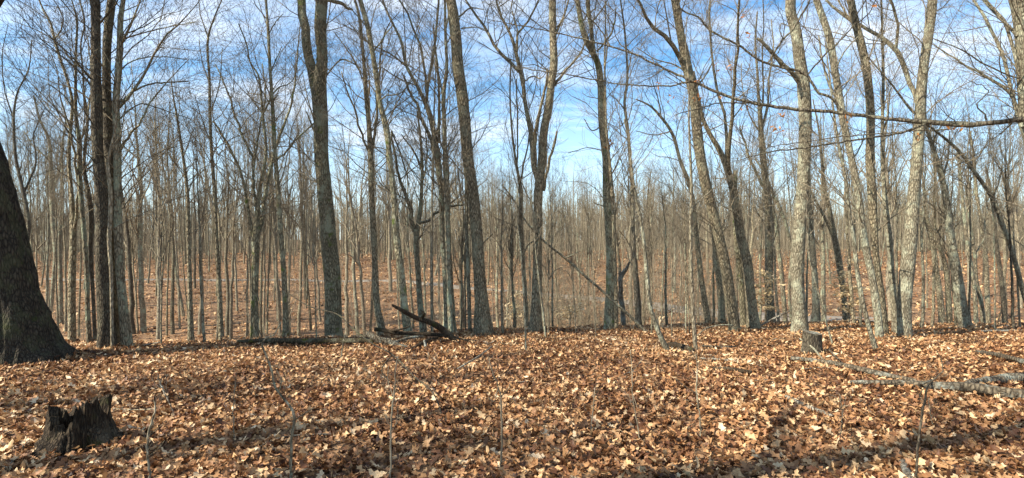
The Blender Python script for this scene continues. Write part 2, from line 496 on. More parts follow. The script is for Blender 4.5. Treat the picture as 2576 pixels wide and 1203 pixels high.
# the leaves nearest the camera and topmost in the litter are separate pieces
near_ix = [i for i in np.argsort(Y - 30 * lift) if abs(X[i]) < .95 * Y[i] and Y[i] > 3.85 and lift[i] > .012][:300]
mask = np.ones(n, bool); mask[near_ix] = False
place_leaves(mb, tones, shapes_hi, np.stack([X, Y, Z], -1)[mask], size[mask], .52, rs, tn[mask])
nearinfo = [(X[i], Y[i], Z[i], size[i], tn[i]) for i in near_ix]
X, Y = scatter(7.2, 17.5, 430, 1.0)
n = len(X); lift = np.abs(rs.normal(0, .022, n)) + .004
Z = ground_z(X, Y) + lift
place_leaves(mb, tones, shapes_lo, np.stack([X, Y, Z], -1), rs.uniform(.045, .11, n), .55, rs, np.clip(tone_of(X, Y, n) * (.5 + 14 * np.minimum(lift, .04)), 0, 1))  # same darkening by depth: shade and wetness under other leaves put into tone
X, Y = scatter(24, 85, 6, .98)
n = len(X); Z = ground_z(X, Y) + .03
place_leaves(mb, tones, shapes_far, np.stack([X, Y, Z], -1), rs.uniform(.12, .28, n), .45, rs, np.clip(tone_of(X, Y, n), .1, .78))
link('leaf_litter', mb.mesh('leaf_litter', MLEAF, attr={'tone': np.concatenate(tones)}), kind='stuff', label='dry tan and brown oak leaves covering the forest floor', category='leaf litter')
lm = []
for k in range(24):
    V, Q = shapes_hi[k % 12]
    q = MB(); q.add(V, Q)
    lm.append(q.mesh('leaf', MLEAF, attr={'tone': np.full(len(V), .2 + .75 * ((k * 7) % 24) / 23)}))
for (x, y, z, s, tn_) in nearinfo:
    o = link('leaf', lm[rs.randint(24)], ground)
    o.location = (x, y, z + .004); o.scale = (s, s, s)
    o.rotation_euler = (rs.normal(0, .38), rs.normal(0, .38), rs.uniform(0, 6.28))

def leaf_cluster(centres, r, n, mat, size, flat=False):
    mb = MB(); tones = []
    pos = []
    for c in centres:
        off = rs.normal(0, r, (n, 3))
        if flat: off[:, 2] *= .25
        pos.append(np.array(c)[None] + off)
    pos = np.concatenate(pos)
    place_leaves(mb, tones, shapes_lo, pos, rs.uniform(.6, 1.2, len(pos)) * size, .9 if not flat else .35, rs, rs.uniform(0, 1, len(pos)))
    return mb.mesh('leaf_cluster', mat, attr={'tone': np.concatenate(tones)})

# ------------------------------------------------------------------ traced trees
def trunk_mesh(P, R, sides, segs, seed, rough=.05, flare=.0, gz=None, bark=None, ridge=0):
    P2, R2 = smooth_poly(P, R, segs)
    th = np.arange(sides) / sides * 2 * math.pi
    h = (P2[:, 2] - P2[0, 2])[:, None]
    ct, st = np.cos(th)[None], np.sin(th)[None]
    k = 1 + rough * fbm(ct * 1.5 + seed, st * 1.5, h * 1.6, 3)
    k = k + .035 * np.clip(vnoise(ct * 2.2 + seed, st * 2.2 + 9, h * 3.1) - .45, 0, 1) * 5
    if flare:
        k = k + flare * np.exp(-np.maximum(h - .15, 0) / .22) * (.45 + .55 * np.cos(th * 5 + seed)[None] + .5 * vnoise(ct * 2 + seed, st * 2, 3))
    if ridge:
        n = vnoise(ct * 9 + seed, st * 9, h * 1.6 + 2) ; n2 = vnoise(ct * 22 + seed, st * 22, h * 4)
        k = k + ridge * (1 - np.abs(n) * 2) + ridge * .5 * n2
    return tubes(P2[None], R2[None], sides, ring=k[None])

def wpt(pts, D, drift=0., s0=0.):
    """traced (x, y, width) points -> world points and radii; depth grows along the limb by drift"""
    P, R = [], []
    s = 0; last = None
    for (x, y, w) in pts:
        if last: s += math.hypot(x - last[0], y - last[1]) / F * D
        d = D + drift * s
        P.append(unp(x, y, d)); R.append(max(w * .5 / F * d / math.sqrt(1 + ((x - CX) / F) ** 2), .0025))
        last = (x, y)
    return np.array(P), np.array(R)
def extend(P, R, total, k=4, wob=.08):
    d = P[-1] - P[-2]; d /= np.linalg.norm(d)
    out = [P]; rr = [R]
    p = P[-1].copy(); r = R[-1]
    for i in range(1, k + 1):
        d = d + rs.normal(0, wob, 3); d[2] += .1; d /= np.linalg.norm(d)
        p = p + d * total / k
        out.append(p[None].copy()); rr.append([r * (1 - i / (k + .4))])
    return np.concatenate(out), np.concatenate(rr)

DRIFT = []
LAND = []      # (x at mid height, noun) landmarks for labels of thin background trees
NTREE = 0
def tree(label, bark, pts, limbs=(), D=None, tw=1.0, short=None, zmin=2.2, tilt=0, twlen=1.0, flare=.4, cat='tree', ridge=0, name='bare_tree', group=None, toph=None, sprigs=(), sprigmat=None, down=.25):
    global NTREE
    NTREE += 1
    bx, by, bw = pts[0]
    if D is None: D = hit(bx, by)
    P, R = wpt(pts, D)
    g = float(ground_z(P[0, 0], P[0, 1]))
    base = np.array([P[0, 0], P[0, 1], g])
    P[0, 2] = min(P[0, 2], g + .02)
    if down:
        P = np.concatenate([[P[0] + (P[0] - P[1]) / np.linalg.norm(P[1] - P[0]) * down], P]); R = np.concatenate([[R[0] * 1.02], R])
    if pts[-1][1] <= 12:
        H = toph or rs.uniform(16, 21)
        P, R = extend(P, R, max(H - P[-1, 2], 2.0))
    DRIFT.append((base[0], base[1], float(np.interp(.15, P[:, 2] - g, R)) if len(P) > 1 else .1))
    root = thing(name, label, cat, base, group)
    wmax = max(p[2] for p in pts)
    sides = int(np.clip(wmax * .6 + 6, 7, 24)) if not ridge else 128
    hgt = P[-1, 2] - P[0, 2]
    segs = int(np.clip(hgt * 7, 12, 110)) if not ridge else 260
    mb = MB()
    V, Q, T = trunk_mesh(P - base, R, sides, segs, rs.uniform(0, 90), flare=flare if wmax > 8 else 0, rough=.07, ridge=ridge)
    mb.add(V, Q, T)
    link('trunk', mb.mesh('trunk', BK[bark]), root)
    par = [(P - base, R)]
    for L in limbs:
        LP, LR = wpt(L, D, rs.uniform(-.55, .55))
        if L[-1][1] <= 8: LP, LR = extend(LP, LR, rs.uniform(2, 4.5), wob=.12)
        LP2, LR2 = smooth_poly(LP - base, LR, max(8, 3 * len(L)))
        wig = rs.normal(0, 1, LP2.shape) * np.minimum(LR2 * .35, .011)[:, None]; wig[0] = 0
        LP2 = LP2 + wig
        mb = MB(); mb.add(*tubes(LP2[None], LR2[None], 8 if L[0][2] > 5 else 5))
        link('limb', mb.mesh('limb', BK[bark]), root)
        par.append((LP2, LR2))
    if tw > 0:
        K = 14
        PP, RR = [], []
        for (p, r_) in par:
            a, c = smooth_poly(p, r_, K); PP.append(a); RR.append(c)
        PP = np.array(PP); RR = np.array(RR)
        Ltot = np.linalg.norm(np.diff(PP, axis=1), axis=2).sum()
        zl = zmin
        n1 = int(Ltot * 2.3 * tw) + 4
        q = twlen
        A, AR = grow(PP, RR, n1, (1.0 * q, 2.9 * q), (.5, 1.15), .22, 7, .42, rs, zmin=zl, rmax=.013)
        mb = MB()
        if len(A):
            mb.add(*tubes(A, AR, 4, cap=False))
            B, BR = grow(A, AR, int(len(A) * 7.5), (.35 * q, 1.25 * q), (.45, 1.0), .18, 4, .62, rs, rmax=.007, wig=.22)
            mb.add(*tubes(B, np.maximum(BR, .0022), 3, cap=False))
            C, CR = grow(B, BR, int(len(B) * 2.5), (.2 * q, .62 * q), (.45, 1.0), .15, 3, .7, rs, rmax=.005, wig=.25)
            mb.add(*tubes(C, np.maximum(CR, .002), 3, cap=False))
            link('crown', mb.mesh('crown', BK['twig'] if bark not in ('dark', 'giant') else BK['dark']), root)
    if sprigs:
        cs = []
        for (x, y) in sprigs: cs.append(unp(x, y, D) - base)
        for c in cs:
            link('leaf_cluster', leaf_cluster([c], .06, 12, sprigmat or MORANGE, .12), root, kind='stuff')
    if short: LAND.append((float(np.interp(720, [p[1] for p in pts][::-1], [p[0] for p in pts][::-1])), short))
    return root, D

TR = []
# 1 giant oak at the left edge
tree('giant dark oak trunk with flared base at the left edge of the picture', 'giant',
     [(28, 905, 330), (26, 880, 290), (26, 850, 250), (24, 820, 222), (20, 790, 198), (12, 750, 182), (5, 680, 165), (-18, 577, 160), (-35, 487, 154), (-72, 360, 143), (-110, 230, 133), (-150, 60, 120), (-170, -60, 110)],
     [[(-120, 200, 50), (-60, 90, 35), (10, -20, 28)]], D=9.3, tw=.5, short='the giant dark oak', ridge=.05, flare=.10, zmin=6, toph=18)
# left twin cluster
tree('thick rough trunk, leftmost of the dark clump beside the giant oak', 'dark',
     [(268, 874, 48), (266, 820, 42), (258, 687, 36), (255, 487, 36), (245, 367, 30), (243, 277, 32), (241, 200, 27), (239, 0, 25)],
     [[(227, 197, 6), (180, 150, 5), (147, 110, 4), (100, 80, 3), (27, 50, 2)], [(225, 250, 5), (187, 223, 4), (140, 210, 3), (77, 183, 2), (0, 165, 1.5)],
      [(250, 60, 6), (280, 25, 5), (300, 0, 4)]], D=10.7, tw=.8, short='the dark trunk clump')
tree('straight dark trunk hidden between the two outer trunks of the left clump', 'dark',
     [(291, 868, 31), (290, 850, 28), (284, 687, 26), (279, 487, 28), (276, 400, 30), (272, 300, 26), (268, 200, 22), (270, 100, 24), (281, 0, 24)], D=11.0, tw=.6)
tree('smooth curving trunk on the right side of the left clump, lit low on its edge', 'maple',
     [(321, 872, 29), (313, 804, 26), (305, 720, 24), (300, 637, 25), (297, 560, 22), (296, 487, 20), (295, 400, 20), (294, 330, 20), (292, 250, 20), (298, 180, 18), (302, 110, 17), (303, 50, 15), (310, 0, 12)],
     [[(302, 257, 6), (340, 227, 6), (373, 213, 5), (430, 207, 4), (475, 205, 3)], [(300, 385, 8), (330, 333, 7), (347, 316, 6), (377, 260, 5), (400, 230, 4), (430, 197, 3), (475, 150, 2)],
      [(300, 187, 5), (317, 163, 4), (360, 145, 4), (413, 143, 3), (470, 150, 2)], [(303, 100, 5), (367, 82, 4), (429, 67, 3), (500, 55, 2)],
      [(300, 270, 9), (340, 222, 8), (365, 185, 7), (390, 133, 6), (417, 90, 5), (440, 70, 4), (470, 40, 3), (500, 5, 2)], [(305, 110, 8), (333, 57, 6), (347, 17, 5), (353, 0, 4)],
      [(301, 300, 5), (350, 262, 4), (420, 280, 3), (480, 300, 2)]], D=10.9, tw=1.3)
tree('thin pale crooked sapling twined against the left trunk clump', 'young',
     [(282, 866, 8), (281, 760, 9), (280, 687, 10), (275, 604, 12), (278, 540, 12), (278, 487, 11), (273, 400, 8), (278, 377, 8), (287, 340, 7), (293, 290, 7), (295, 233, 7), (297, 173, 6), (290, 147, 3)], D=10.4, tw=.15)
# trees left of the clump
tree('slim trunk just left of the clump that climbs into a narrow crown', 'maple',
     [(226, 866, 15), (220, 777, 13), (219, 687, 13), (213, 614, 13), (209, 554, 13), (203, 487, 13), (200, 400, 14), (200, 360, 14), (191, 293, 10), (190, 223, 8), (191, 143, 7), (190, 33, 5), (180, 0, 4)],
     [[(200, 355, 7), (215, 320, 6), (222, 280, 5), (230, 200, 4), (220, 90, 3)], [(191, 290, 6), (160, 240, 4), (120, 210, 3)]], D=12.0, tw=1.0)
tree('reddish straight trunk with two high left limbs, second left of the clump', 'oak',
     [(181, 866, 21), (181, 850, 21), (181, 720, 20), (184, 587, 19), (180, 487, 12), (173, 400, 10), (178, 320, 10), (182, 260, 9), (173, 213, 8), (153, 153, 8), (137, 100, 7), (127, 57, 7), (110, 27, 6), (98, 0, 5)],
     [[(183, 590, 10), (196, 500, 8), (192, 420, 7), (178, 330, 6), (150, 240, 4), (145, 180, 3), (120, 120, 2)], [(137, 100, 5), (160, 60, 4), (150, 20, 3), (135, 0, 3)]], D=12.2, tw=1.0)
tree('slender bent trunk touching the left edge of the dark clump', 'dark',
     [(240, 868, 11), (233, 720, 10), (228, 630, 12), (230, 537, 14), (222, 487, 14), (212, 430, 10), (213, 380, 9), (220, 300, 8), (212, 240, 5), (208, 170, 5), (203, 110, 4), (213, 60, 5), (200, 0, 5)], D=12.4, tw=.9)
tree('grey double trunk in hazy light between the giant oak and the clump', 'maple',
     [(128, 790, 11), (133, 720, 11), (140, 640, 14), (135, 560, 17), (132, 487, 16), (128, 420, 12), (122, 350, 9), (100, 300, 6), (85, 240, 5)],
     [[(132, 487, 8), (150, 420, 7), (158, 350, 5), (170, 300, 4)], [(126, 400, 6), (95, 380, 4), (60, 330, 3)]], tw=1.2, twlen=1.6, zmin=5)
tree('second grey trunk in hazy light, just right of the double one', 'maple',
     [(154, 818, 14), (152, 700, 12), (150, 600, 9), (155, 500, 7), (156, 420, 6), (160, 330, 4)], tw=1.0, twlen=1.5, zmin=5)
tree('crooked dark tree behind the top of the giant oak', 'dark',
     [(62, 800, 12), (66, 640, 12), (72, 560, 11), (60, 487, 10), (40, 400, 9), (35, 330, 8), (35, 283, 7), (45, 230, 5), (70, 180, 4), (80, 100, 3)],
     [[(35, 300, 5), (15, 240, 4), (5, 150, 3), (20, 60, 2)], [(60, 487, 6), (90, 410, 5), (85, 340, 4), (110, 280, 3)]], D=22, tw=1.5, twlen=1.5, zmin=5)
# column 2
tree('straight brown trunk left of the tall pole tree with the broken dark limb', 'oak',
     [(481, 869, 18), (479, 787, 14), (477, 687, 12), (474, 587, 11), (472, 487, 9), (461, 397, 8), (446, 300, 6), (436, 243, 4), (430, 200, 3)],
     [[(461, 397, 4), (478, 350, 3), (490, 320, 2)], [(472, 487, 4), (495, 440, 3), (520, 425, 2)]], D=11.9, tw=1.0, short='the straight brown trunk')
tree('tall straight pole tree with a narrow feathery crown', 'oak',
     [(558, 867, 16), (554, 787, 13), (550, 687, 12), (544, 587, 11), (540, 487, 9), (533, 397, 9), (529, 317, 8), (527, 200, 7), (525, 87, 6), (545, 30, 4), (558, 0, 3)],
     [[(527, 210, 4), (510, 160, 3), (500, 100, 2)], [(525, 100, 4), (505, 40, 3), (498, 0, 2)], [(528, 290, 4), (550, 220, 3), (560, 120, 2)], [(531, 360, 4), (505, 290, 3), (490, 240, 2)]], D=12.1, tw=1.2, short='the feathery pole tree')
tree('mossy trunk that forks low into several spreading upright limbs', 'green',
     [(640, 849, 23), (641, 754, 19), (642, 654, 20), (643, 597, 22), (648, 550, 14), (650, 500, 11), (660, 440, 9), (668, 400, 8), (662, 300, 7), (656, 233, 6), (649, 187, 5), (629, 157, 4), (622, 117, 4), (600, 60, 3)],
     [[(636, 595, 12), (626, 540, 9), (615, 475, 8), (580, 375, 7), (537, 305, 5)], [(648, 597, 14), (659, 554, 13), (668, 487, 12), (686, 400, 9), (706, 333, 7), (729, 273, 6), (742, 207, 5), (746, 167, 4), (752, 90, 3), (760, 20, 2)],
      [(684, 410, 6), (703, 397, 6), (749, 347, 5), (782, 317, 4), (800, 300, 3)], [(645, 530, 8), (638, 450, 7), (636, 393, 7), (609, 340, 7), (592, 297, 6), (576, 240, 5), (556, 193, 4), (542, 163, 3)],
      [(638, 430, 6), (645, 370, 5), (656, 307, 5), (668, 240, 4), (660, 160, 3)], [(660, 290, 5), (680, 255, 4), (700, 240, 3)]], D=12.3, tw=1.3, short='the low forking tree')
tree('slender lichen green trunk right of the low forking tree', 'green',
     [(719, 846, 18), (718, 770, 15), (714, 687, 14), (706, 587, 13), (700, 487, 12), (693, 400, 10), (686, 267, 9), (679, 167, 8), (674, 67, 7), (669, 0, 6)],
     [[(686, 237, 4), (702, 220, 4), (729, 210, 3), (749, 173, 2)], [(679, 183, 3), (695, 150, 3), (709, 117, 2)], [(674, 70, 3), (655, 20, 2), (650, 0, 2)], [(675, 90, 3), (690, 60, 3), (712, 35, 2)]], D=12.2, tw=1.0, short='the slender green trunk')
tree('stout lichen covered tree forking high into two thick stems beside the mossy log', 'green',
     [(841, 856, 50), (839, 830, 44), (838, 760, 42), (835, 687, 42), (826, 587, 40), (817, 487, 38), (809, 397, 36), (807, 300, 36), (803, 233, 37), (806, 190, 32), (810, 150, 28), (806, 67, 30), (810, 0, 30)],
     [[(800, 250, 30), (790, 200, 27), (777, 150, 25), (767, 67, 24), (755, 0, 23), (748, -30, 20)], [(820, 0, 12), (842, 2, 11), (858, 10, 10), (888, 27, 5)], [(802, 385, 7), (788, 325, 6), (770, 280, 3)], [(795, 320, 4), (775, 250, 3), (760, 180, 2)],
      [(822, 190, 4), (860, 150, 4), (905, 170, 3)]], D=12.8, tw=.7, short='the stout forking tree', flare=.12, zmin=3.0)
tree('dark trunk splitting in a tight upright fork, right of the stout tree', 'oak',
     [(958, 836, 24), (958, 820, 21), (951, 787, 18), (943, 654, 15), (938, 554, 15), (934, 487, 15), (933, 397, 15), (930, 350, 13), (927, 300, 12), (921, 233, 12), (916, 167, 9), (910, 100, 8), (902, 33, 7), (893, 0, 6)],
     [[(936, 385, 8), (942, 350, 8), (947, 300, 7), (950, 250, 6), (955, 167, 5), (965, 93, 4), (974, 67, 3), (1005, 30, 2)], [(926, 380, 6), (905, 320, 6), (890, 270, 5), (870, 220, 4), (860, 180, 3)], [(921, 220, 4), (895, 160, 4), (870, 120, 3), (840, 80, 2)],
      [(945, 420, 3), (975, 390, 2)], [(916, 160, 3), (935, 120, 2)]], D=12.6, tw=1.2, short='the tight forked dark trunk')
tree('long tapering trunk leaning left, lichen at its foot by the dead branch pile', 'green',
     [(1030, 856, 23), (1019, 787, 20), (1009, 687, 18), (997, 587, 17), (990, 487, 15), (980, 397, 14), (971, 317, 15), (957, 267, 13), (948, 200, 13), (937, 133, 13), (925, 67, 12), (906, 0, 12)],
     [[(950, 260, 5), (975, 240, 4), (1000, 238, 3), (1040, 200, 2)], [(940, 130, 5), (965, 95, 4), (990, 60, 3)], [(985, 330, 5), (1012, 400, 4), (1030, 470, 3)], [(928, 75, 4), (900, 40, 3), (870, 10, 2)]], D=12.3, tw=1.0, short='the long left leaning trunk')
tree('grey tree with a low sideways limb behind the dead branch pile', 'maple',
     [(1066, 838, 18), (1059, 787, 16), (1052, 687, 14), (1048, 587, 14), (1056, 540, 11), (1060, 487, 9), (1062, 420, 8), (1058, 350, 6), (1050, 280, 4)],
     [[(1045, 590, 11), (1038, 563, 12), (1030, 520, 11), (1018, 487, 9), (1000, 430, 7), (984, 333, 5)], [(1052, 562, 6), (1068, 560, 7), (1092, 540, 7), (1130, 520, 6), (1168, 515, 4)],
      [(1062, 430, 6), (1040, 380, 5), (1010, 340, 3)], [(1062, 460, 5), (1075, 400, 4), (1070, 330, 3)]], D=13.6, tw=1.2, short='the sideways limb tree')
tree('thin straight pole between the dead branch pile and the fluted trunk pair', 'young',
     [(1087, 834, 8), (1086, 687, 8), (1086, 587, 7), (1088, 487, 6), (1090, 380, 5), (1093, 250, 4), (1095, 200, 3), (1096, 130, 2)], D=12.6, tw=.6)
tree('mottled trunk, left of the close pair, spreading into long left limbs', 'maple',
     [(1124, 840, 13), (1122, 780, 12), (1119, 687, 13), (1112, 587, 13), (1110, 487, 14), (1100, 397, 16), (1091, 333, 13), (1073, 267, 11), (1050, 217, 9), (1023, 167, 8), (1008, 100, 7), (992, 67, 6), (975, 33, 5), (962, 0, 4)],
     [[(1072, 262, 8), (1079, 200, 7), (1092, 133, 7), (1099, 67, 6), (1105, 0, 5)], [(1073, 235, 6), (1069, 187, 6), (1059, 123, 6), (1045, 83, 5), (1029, 43, 5), (1005, 0, 4)], [(1106, 360, 8), (1105, 300, 8), (1103, 233, 6), (1097, 133, 5), (1090, 60, 3)],
      [(1092, 380, 10), (1085, 350, 9), (1059, 300, 8), (1055, 277, 8), (1035, 243, 7), (1019, 200, 6), (1012, 183, 3)], [(1023, 167, 5), (980, 135, 4), (930, 110, 3), (900, 90, 2)], [(1050, 217, 4), (1000, 195, 3), (960, 170, 2)]], D=13.2, tw=1.3, short='the mottled pair trunk')
tree('smoother upright trunk, right of the close pair', 'maple',
     [(1134, 839, 14), (1129, 687, 12), (1126, 587, 12), (1125, 487, 12), (1120, 397, 12), (1117, 300, 11), (1115, 247, 10), (1124, 167, 8), (1121, 100, 7), (1119, 0, 6)],
     [[(1115, 247, 5), (1106, 200, 4), (1100, 150, 3)], [(1123, 110, 4), (1135, 90, 3), (1145, 40, 2)]], D=12.9, tw=.8)
tree('pale smooth stem pressed against the left side of the tall furrowed trunk', 'pale',
     [(1182, 840, 10), (1178, 687, 9), (1174, 587, 9), (1173, 487, 8), (1170, 380, 6), (1162, 250, 5), (1150, 120, 4), (1142, 60, 3)], D=13.0, tw=.5)
tree('tall deeply furrowed trunk leaning gently left, lit on its left side', 'oak',
     [(1217, 840, 50), (1213, 787, 36), (1206, 687, 30), (1200, 587, 29), (1190, 487, 28), (1177, 397, 29), (1169, 300, 28), (1162, 233, 28), (1152, 167, 27), (1147, 100, 27), (1140, 33, 27), (1134, 0, 25)],
     [[(1155, 42, 5), (1185, 20, 4), (1218, 24, 2)], [(1160, 72, 4), (1190, 68, 3), (1225, 75, 2)], [(1208, 620, 5), (1222, 605, 4), (1240, 590, 3)], [(1136, 20, 6), (1128, 45, 5), (1122, 70, 3)]], D=12.7, tw=.45, short='the tall furrowed trunk', flare=.15, zmin=3)
# centre
tree('dark slim trunk ending in thin forks, left of the two toned trunk', 'oak',
     [(1327, 838, 10), (1325, 800, 10), (1315, 650, 11), (1310, 560, 11), (1309, 470, 9), (1300, 420, 7), (1293, 375, 6), (1288, 330, 5), (1283, 240, 4), (1285, 150, 3)],
     [[(1309, 460, 5), (1318, 410, 5), (1325, 380, 4), (1335, 310, 3)], [(1300, 420, 4), (1302, 300, 4), (1298, 200, 3)]], D=14.2, tw=1.1, short='the slim dark centre trunk')
tree('two toned trunk with many crooked limbs standing alone in the centre', 'oak',
     [(1347, 844, 42), (1348, 800, 30), (1350, 754, 26), (1352, 654, 22), (1353, 560, 22), (1354, 487, 22), (1364, 397, 22), (1368, 333, 20), (1380, 267, 20), (1388, 200, 20), (1393, 167, 20), (1391, 100, 18), (1390, 0, 18)],
     [[(1352, 450, 14), (1342, 397, 14), (1336, 333, 13), (1328, 300, 11), (1316, 233, 10), (1307, 167, 10), (1295, 117, 9), (1285, 90, 7), (1252, 20, 6), (1247, 0, 5)],
      [(1305, 180, 9), (1288, 160, 9), (1252, 127, 8), (1222, 73, 7), (1192, 33, 6), (1172, 0, 5)], [(1300, 130, 7), (1303, 80, 6), (1321, 60, 5), (1348, 20, 5), (1355, 0, 4)],
      [(1346, 420, 8), (1349, 323, 8), (1365, 250, 7), (1376, 200, 6), (1380, 175, 5)], [(1368, 480, 8), (1383, 400, 7), (1393, 373, 6), (1400, 330, 5)],
      [(1396, 216, 8), (1421, 180, 6), (1461, 133, 5), (1470, 113, 4), (1475, 95, 3)], [(1398, 85, 7), (1421, 33, 5), (1431, 0, 4)], [(1318, 205, 4), (1341, 192, 4), (1361, 197, 3), (1378, 170, 2)],
      [(1303, 80, 4), (1285, 40, 3), (1290, 0, 2)]], D=13.2, tw=1.1, short='the two toned centre trunk', flare=.2)
tree('pale thin sapling crossing the foot of the two toned centre trunk', 'pale',
     [(1373, 846, 6), (1362, 754, 6), (1352, 670, 5), (1345, 600, 4), (1340, 540, 4), (1335, 480, 3)], D=12.4, tw=.5, zmin=1.5)
tree('pale thin sapling standing forward of the crest near the centre', 'pale',
     [(1323, 893, 4), (1322, 840, 5), (1315, 700, 5), (1309, 620, 4), (1300, 540, 3), (1302, 470, 2)], tw=.4, zmin=1.2)
# right of centre
tree('patchy lichen trunk with two crossing top limbs and an orange leaf tuft', 'green',
     [(1532, 832, 30), (1533, 800, 26), (1535, 754, 24), (1536, 654, 21), (1533, 580, 21), (1527, 487, 21), (1525, 397, 20), (1517, 333, 20), (1513, 267, 17), (1510, 200, 17), (1504, 160, 16), (1491, 133, 14), (1477, 107, 14), (1464, 67, 13), (1455, 17, 12), (1452, 0, 11)],
     [[(1504, 165, 12), (1496, 133, 11), (1489, 83, 10), (1481, 27, 11), (1477, 0, 11)], [(1501, 130, 4), (1518, 110, 5), (1535, 90, 5), (1548, 43, 4), (1550, 20, 3)], [(1462, 60, 4), (1475, 40, 4), (1500, 20, 3)],
      [(1516, 312, 4), (1490, 330, 3), (1470, 300, 2)], [(1520, 380, 3), (1480, 372, 2), (1430, 385, 2)], [(1487, 60, 4), (1510, 30, 4), (1530, 0, 3)], [(1536, 520, 4), (1515, 518, 3), (1493, 510, 2)]],
     D=13.9, tw=1.1, short='the patchy lichen trunk', flare=.1, sprigs=[(1528, 362), (1522, 368), (1531, 370)])
tree('narrow spotted stem growing right against the patchy lichen trunk', 'oak',
     [(1551, 843, 11), (1550, 754, 9), (1547, 654, 9), (1543, 560, 8), (1540, 487, 9), (1533, 400, 7), (1526, 333, 5), (1523, 233, 5), (1521, 167, 5), (1523, 67, 4), (1522, 0, 3)],
     [[(1521, 170, 3), (1528, 120, 3), (1524, 60, 2)]], D=13.5, tw=.5)
tree('tall thin wavy trunk right of the patchy lichen trunk', 'young',
     [(1605, 834, 12), (1601, 754, 11), (1594, 620, 9), (1591, 487, 9), (1585, 397, 8), (1578, 317, 8), (1571, 260, 7), (1578, 200, 6), (1576, 133, 5), (1571, 73, 5), (1561, 0, 4)],
     [[(1571, 275, 4), (1550, 250, 3), (1530, 235, 2)], [(1577, 300, 3), (1555, 320, 2), (1530, 310, 2)], [(1578, 190, 3), (1590, 130, 2)]], D=14.0, tw=1.1, short='the thin wavy trunk')
tree('dead pale stem leaning left with a broken splintered joint near its foot', 'pale',
     [(1682, 889, 14), (1662, 848, 13), (1650, 818, 12), (1637, 780, 11), (1628, 700, 10), (1622, 630, 9), (1615, 570, 8), (1604, 520, 7), (1598, 487, 6), (1590, 430, 5), (1582, 360, 4), (1570, 300, 3)], tw=.5, short='the broken leaning stem')
tree('slender smooth stem standing forward on the leaf litter right of centre', 'young',
     [(1750, 886, 11), (1744, 787, 10), (1739, 687, 9), (1738, 554, 9), (1740, 500, 8), (1738, 425, 7), (1733, 300, 5), (1733, 213, 4), (1725, 120, 3), (1728, 40, 2)],
     [[(1740, 530, 3), (1765, 500, 3), (1800, 470, 2)], [(1738, 440, 3), (1760, 400, 2)]], tw=.8, short='the slender forward stem')
tree('curving pale trunk whose thin top bends left over the slope', 'oak',
     [(1784, 818, 15), (1770, 740, 14), (1758, 650, 13), (1750, 570, 11), (1742, 500, 10), (1733, 460, 10), (1713, 410, 9), (1688, 330, 8), (1663, 295, 7), (1633, 265, 5), (1600, 250, 3)],
     [[(1663, 295, 4), (1655, 250, 3), (1640, 200, 2)], [(1688, 330, 4), (1650, 340, 3), (1600, 330, 2)]], D=15.5, tw=1.2)
tree('straight brown trunk hidden behind the big left leaning trunk', 'oak',
     [(1817, 815, 19), (1813, 740, 18), (1806, 680, 16), (1797, 600, 14), (1787, 540, 11), (1775, 470, 9), (1765, 400, 7), (1760, 300, 5)], D=16.5, tw=1.0)
tree('big sunlit trunk leaning left with a pale high left limb', 'oak',
     [(1850, 850, 38), (1847, 820, 31), (1838, 760, 29), (1828, 690, 28), (1808, 595, 27), (1790, 520, 26), (1768, 430, 26), (1753, 325, 25), (1746, 250, 24), (1728, 165, 24), (1713, 90, 20), (1698, 0, 20)],
     [[(1724, 178, 12), (1708, 140, 12), (1673, 95, 11), (1633, 60, 9), (1608, 10, 7), (1603, 0, 6)], [(1735, 190, 5), (1700, 165, 4), (1650, 150, 3), (1600, 120, 2)], [(1690, 118, 5), (1680, 60, 4), (1670, 0, 3)], [(1745, 230, 5), (1775, 190, 4), (1795, 150, 3)],
      [(1752, 345, 3), (1800, 320, 3), (1850, 300, 2)], [(1772, 440, 4), (1790, 490, 3), (1800, 540, 2)]], D=13.6, tw=.9, short='the big left leaning trunk', flare=.12)
tree('pale mossy trunk standing behind the crooked dark one', 'green',
     [(1872, 838, 18), (1868, 760, 17), (1862, 690, 17), (1855, 620, 16), (1850, 560, 14), (1848, 500, 12), (1850, 430, 9)], D=14.6, tw=.5, down=.25)
tree('crooked dark barked trunk with long upright limbs, lit pale on its upper half', 'oak',
     [(1898, 843, 42), (1894, 800, 31), (1886, 730, 27), (1878, 650, 25), (1863, 595, 24), (1857, 550, 23), (1848, 500, 22), (1833, 435, 18), (1808, 375, 14), (1790, 345, 12), (1768, 300, 11), (1755, 240, 9), (1745, 180, 6)],
     [[(1835, 445, 12), (1833, 400, 12), (1843, 300, 10), (1848, 200, 9), (1858, 100, 7), (1858, 0, 6)], [(1828, 400, 10), (1825, 300, 8), (1798, 200, 7), (1788, 100, 6), (1786, 0, 5)], [(1843, 300, 4), (1870, 260, 3), (1890, 200, 2)]],
     D=14.1, tw=1.1, short='the crooked dark barked trunk')
tree('dark forked trunk with dense bundled top behind the beech leaves', 'oak',
     [(1938, 816, 28), (1935, 740, 22), (1935, 640, 21), (1935, 560, 22), (1930, 487, 18), (1922, 420, 17), (1915, 340, 15), (1912, 290, 12), (1908, 240, 8), (1905, 180, 6), (1900, 110, 5), (1905, 30, 4)],
     [[(1915, 320, 8), (1930, 270, 6), (1935, 200, 5), (1945, 120, 4), (1940, 50, 3)], [(1910, 300, 7), (1920, 240, 5), (1917, 150, 4), (1921, 60, 3), (1920, 0, 3)], [(1912, 330, 5), (1890, 300, 4), (1870, 240, 3), (1865, 160, 2)],
      [(1928, 480, 9), (1905, 440, 8), (1880, 380, 6), (1860, 320, 4)]], D=17.5, tw=1.7, short='the bundled top trunk')
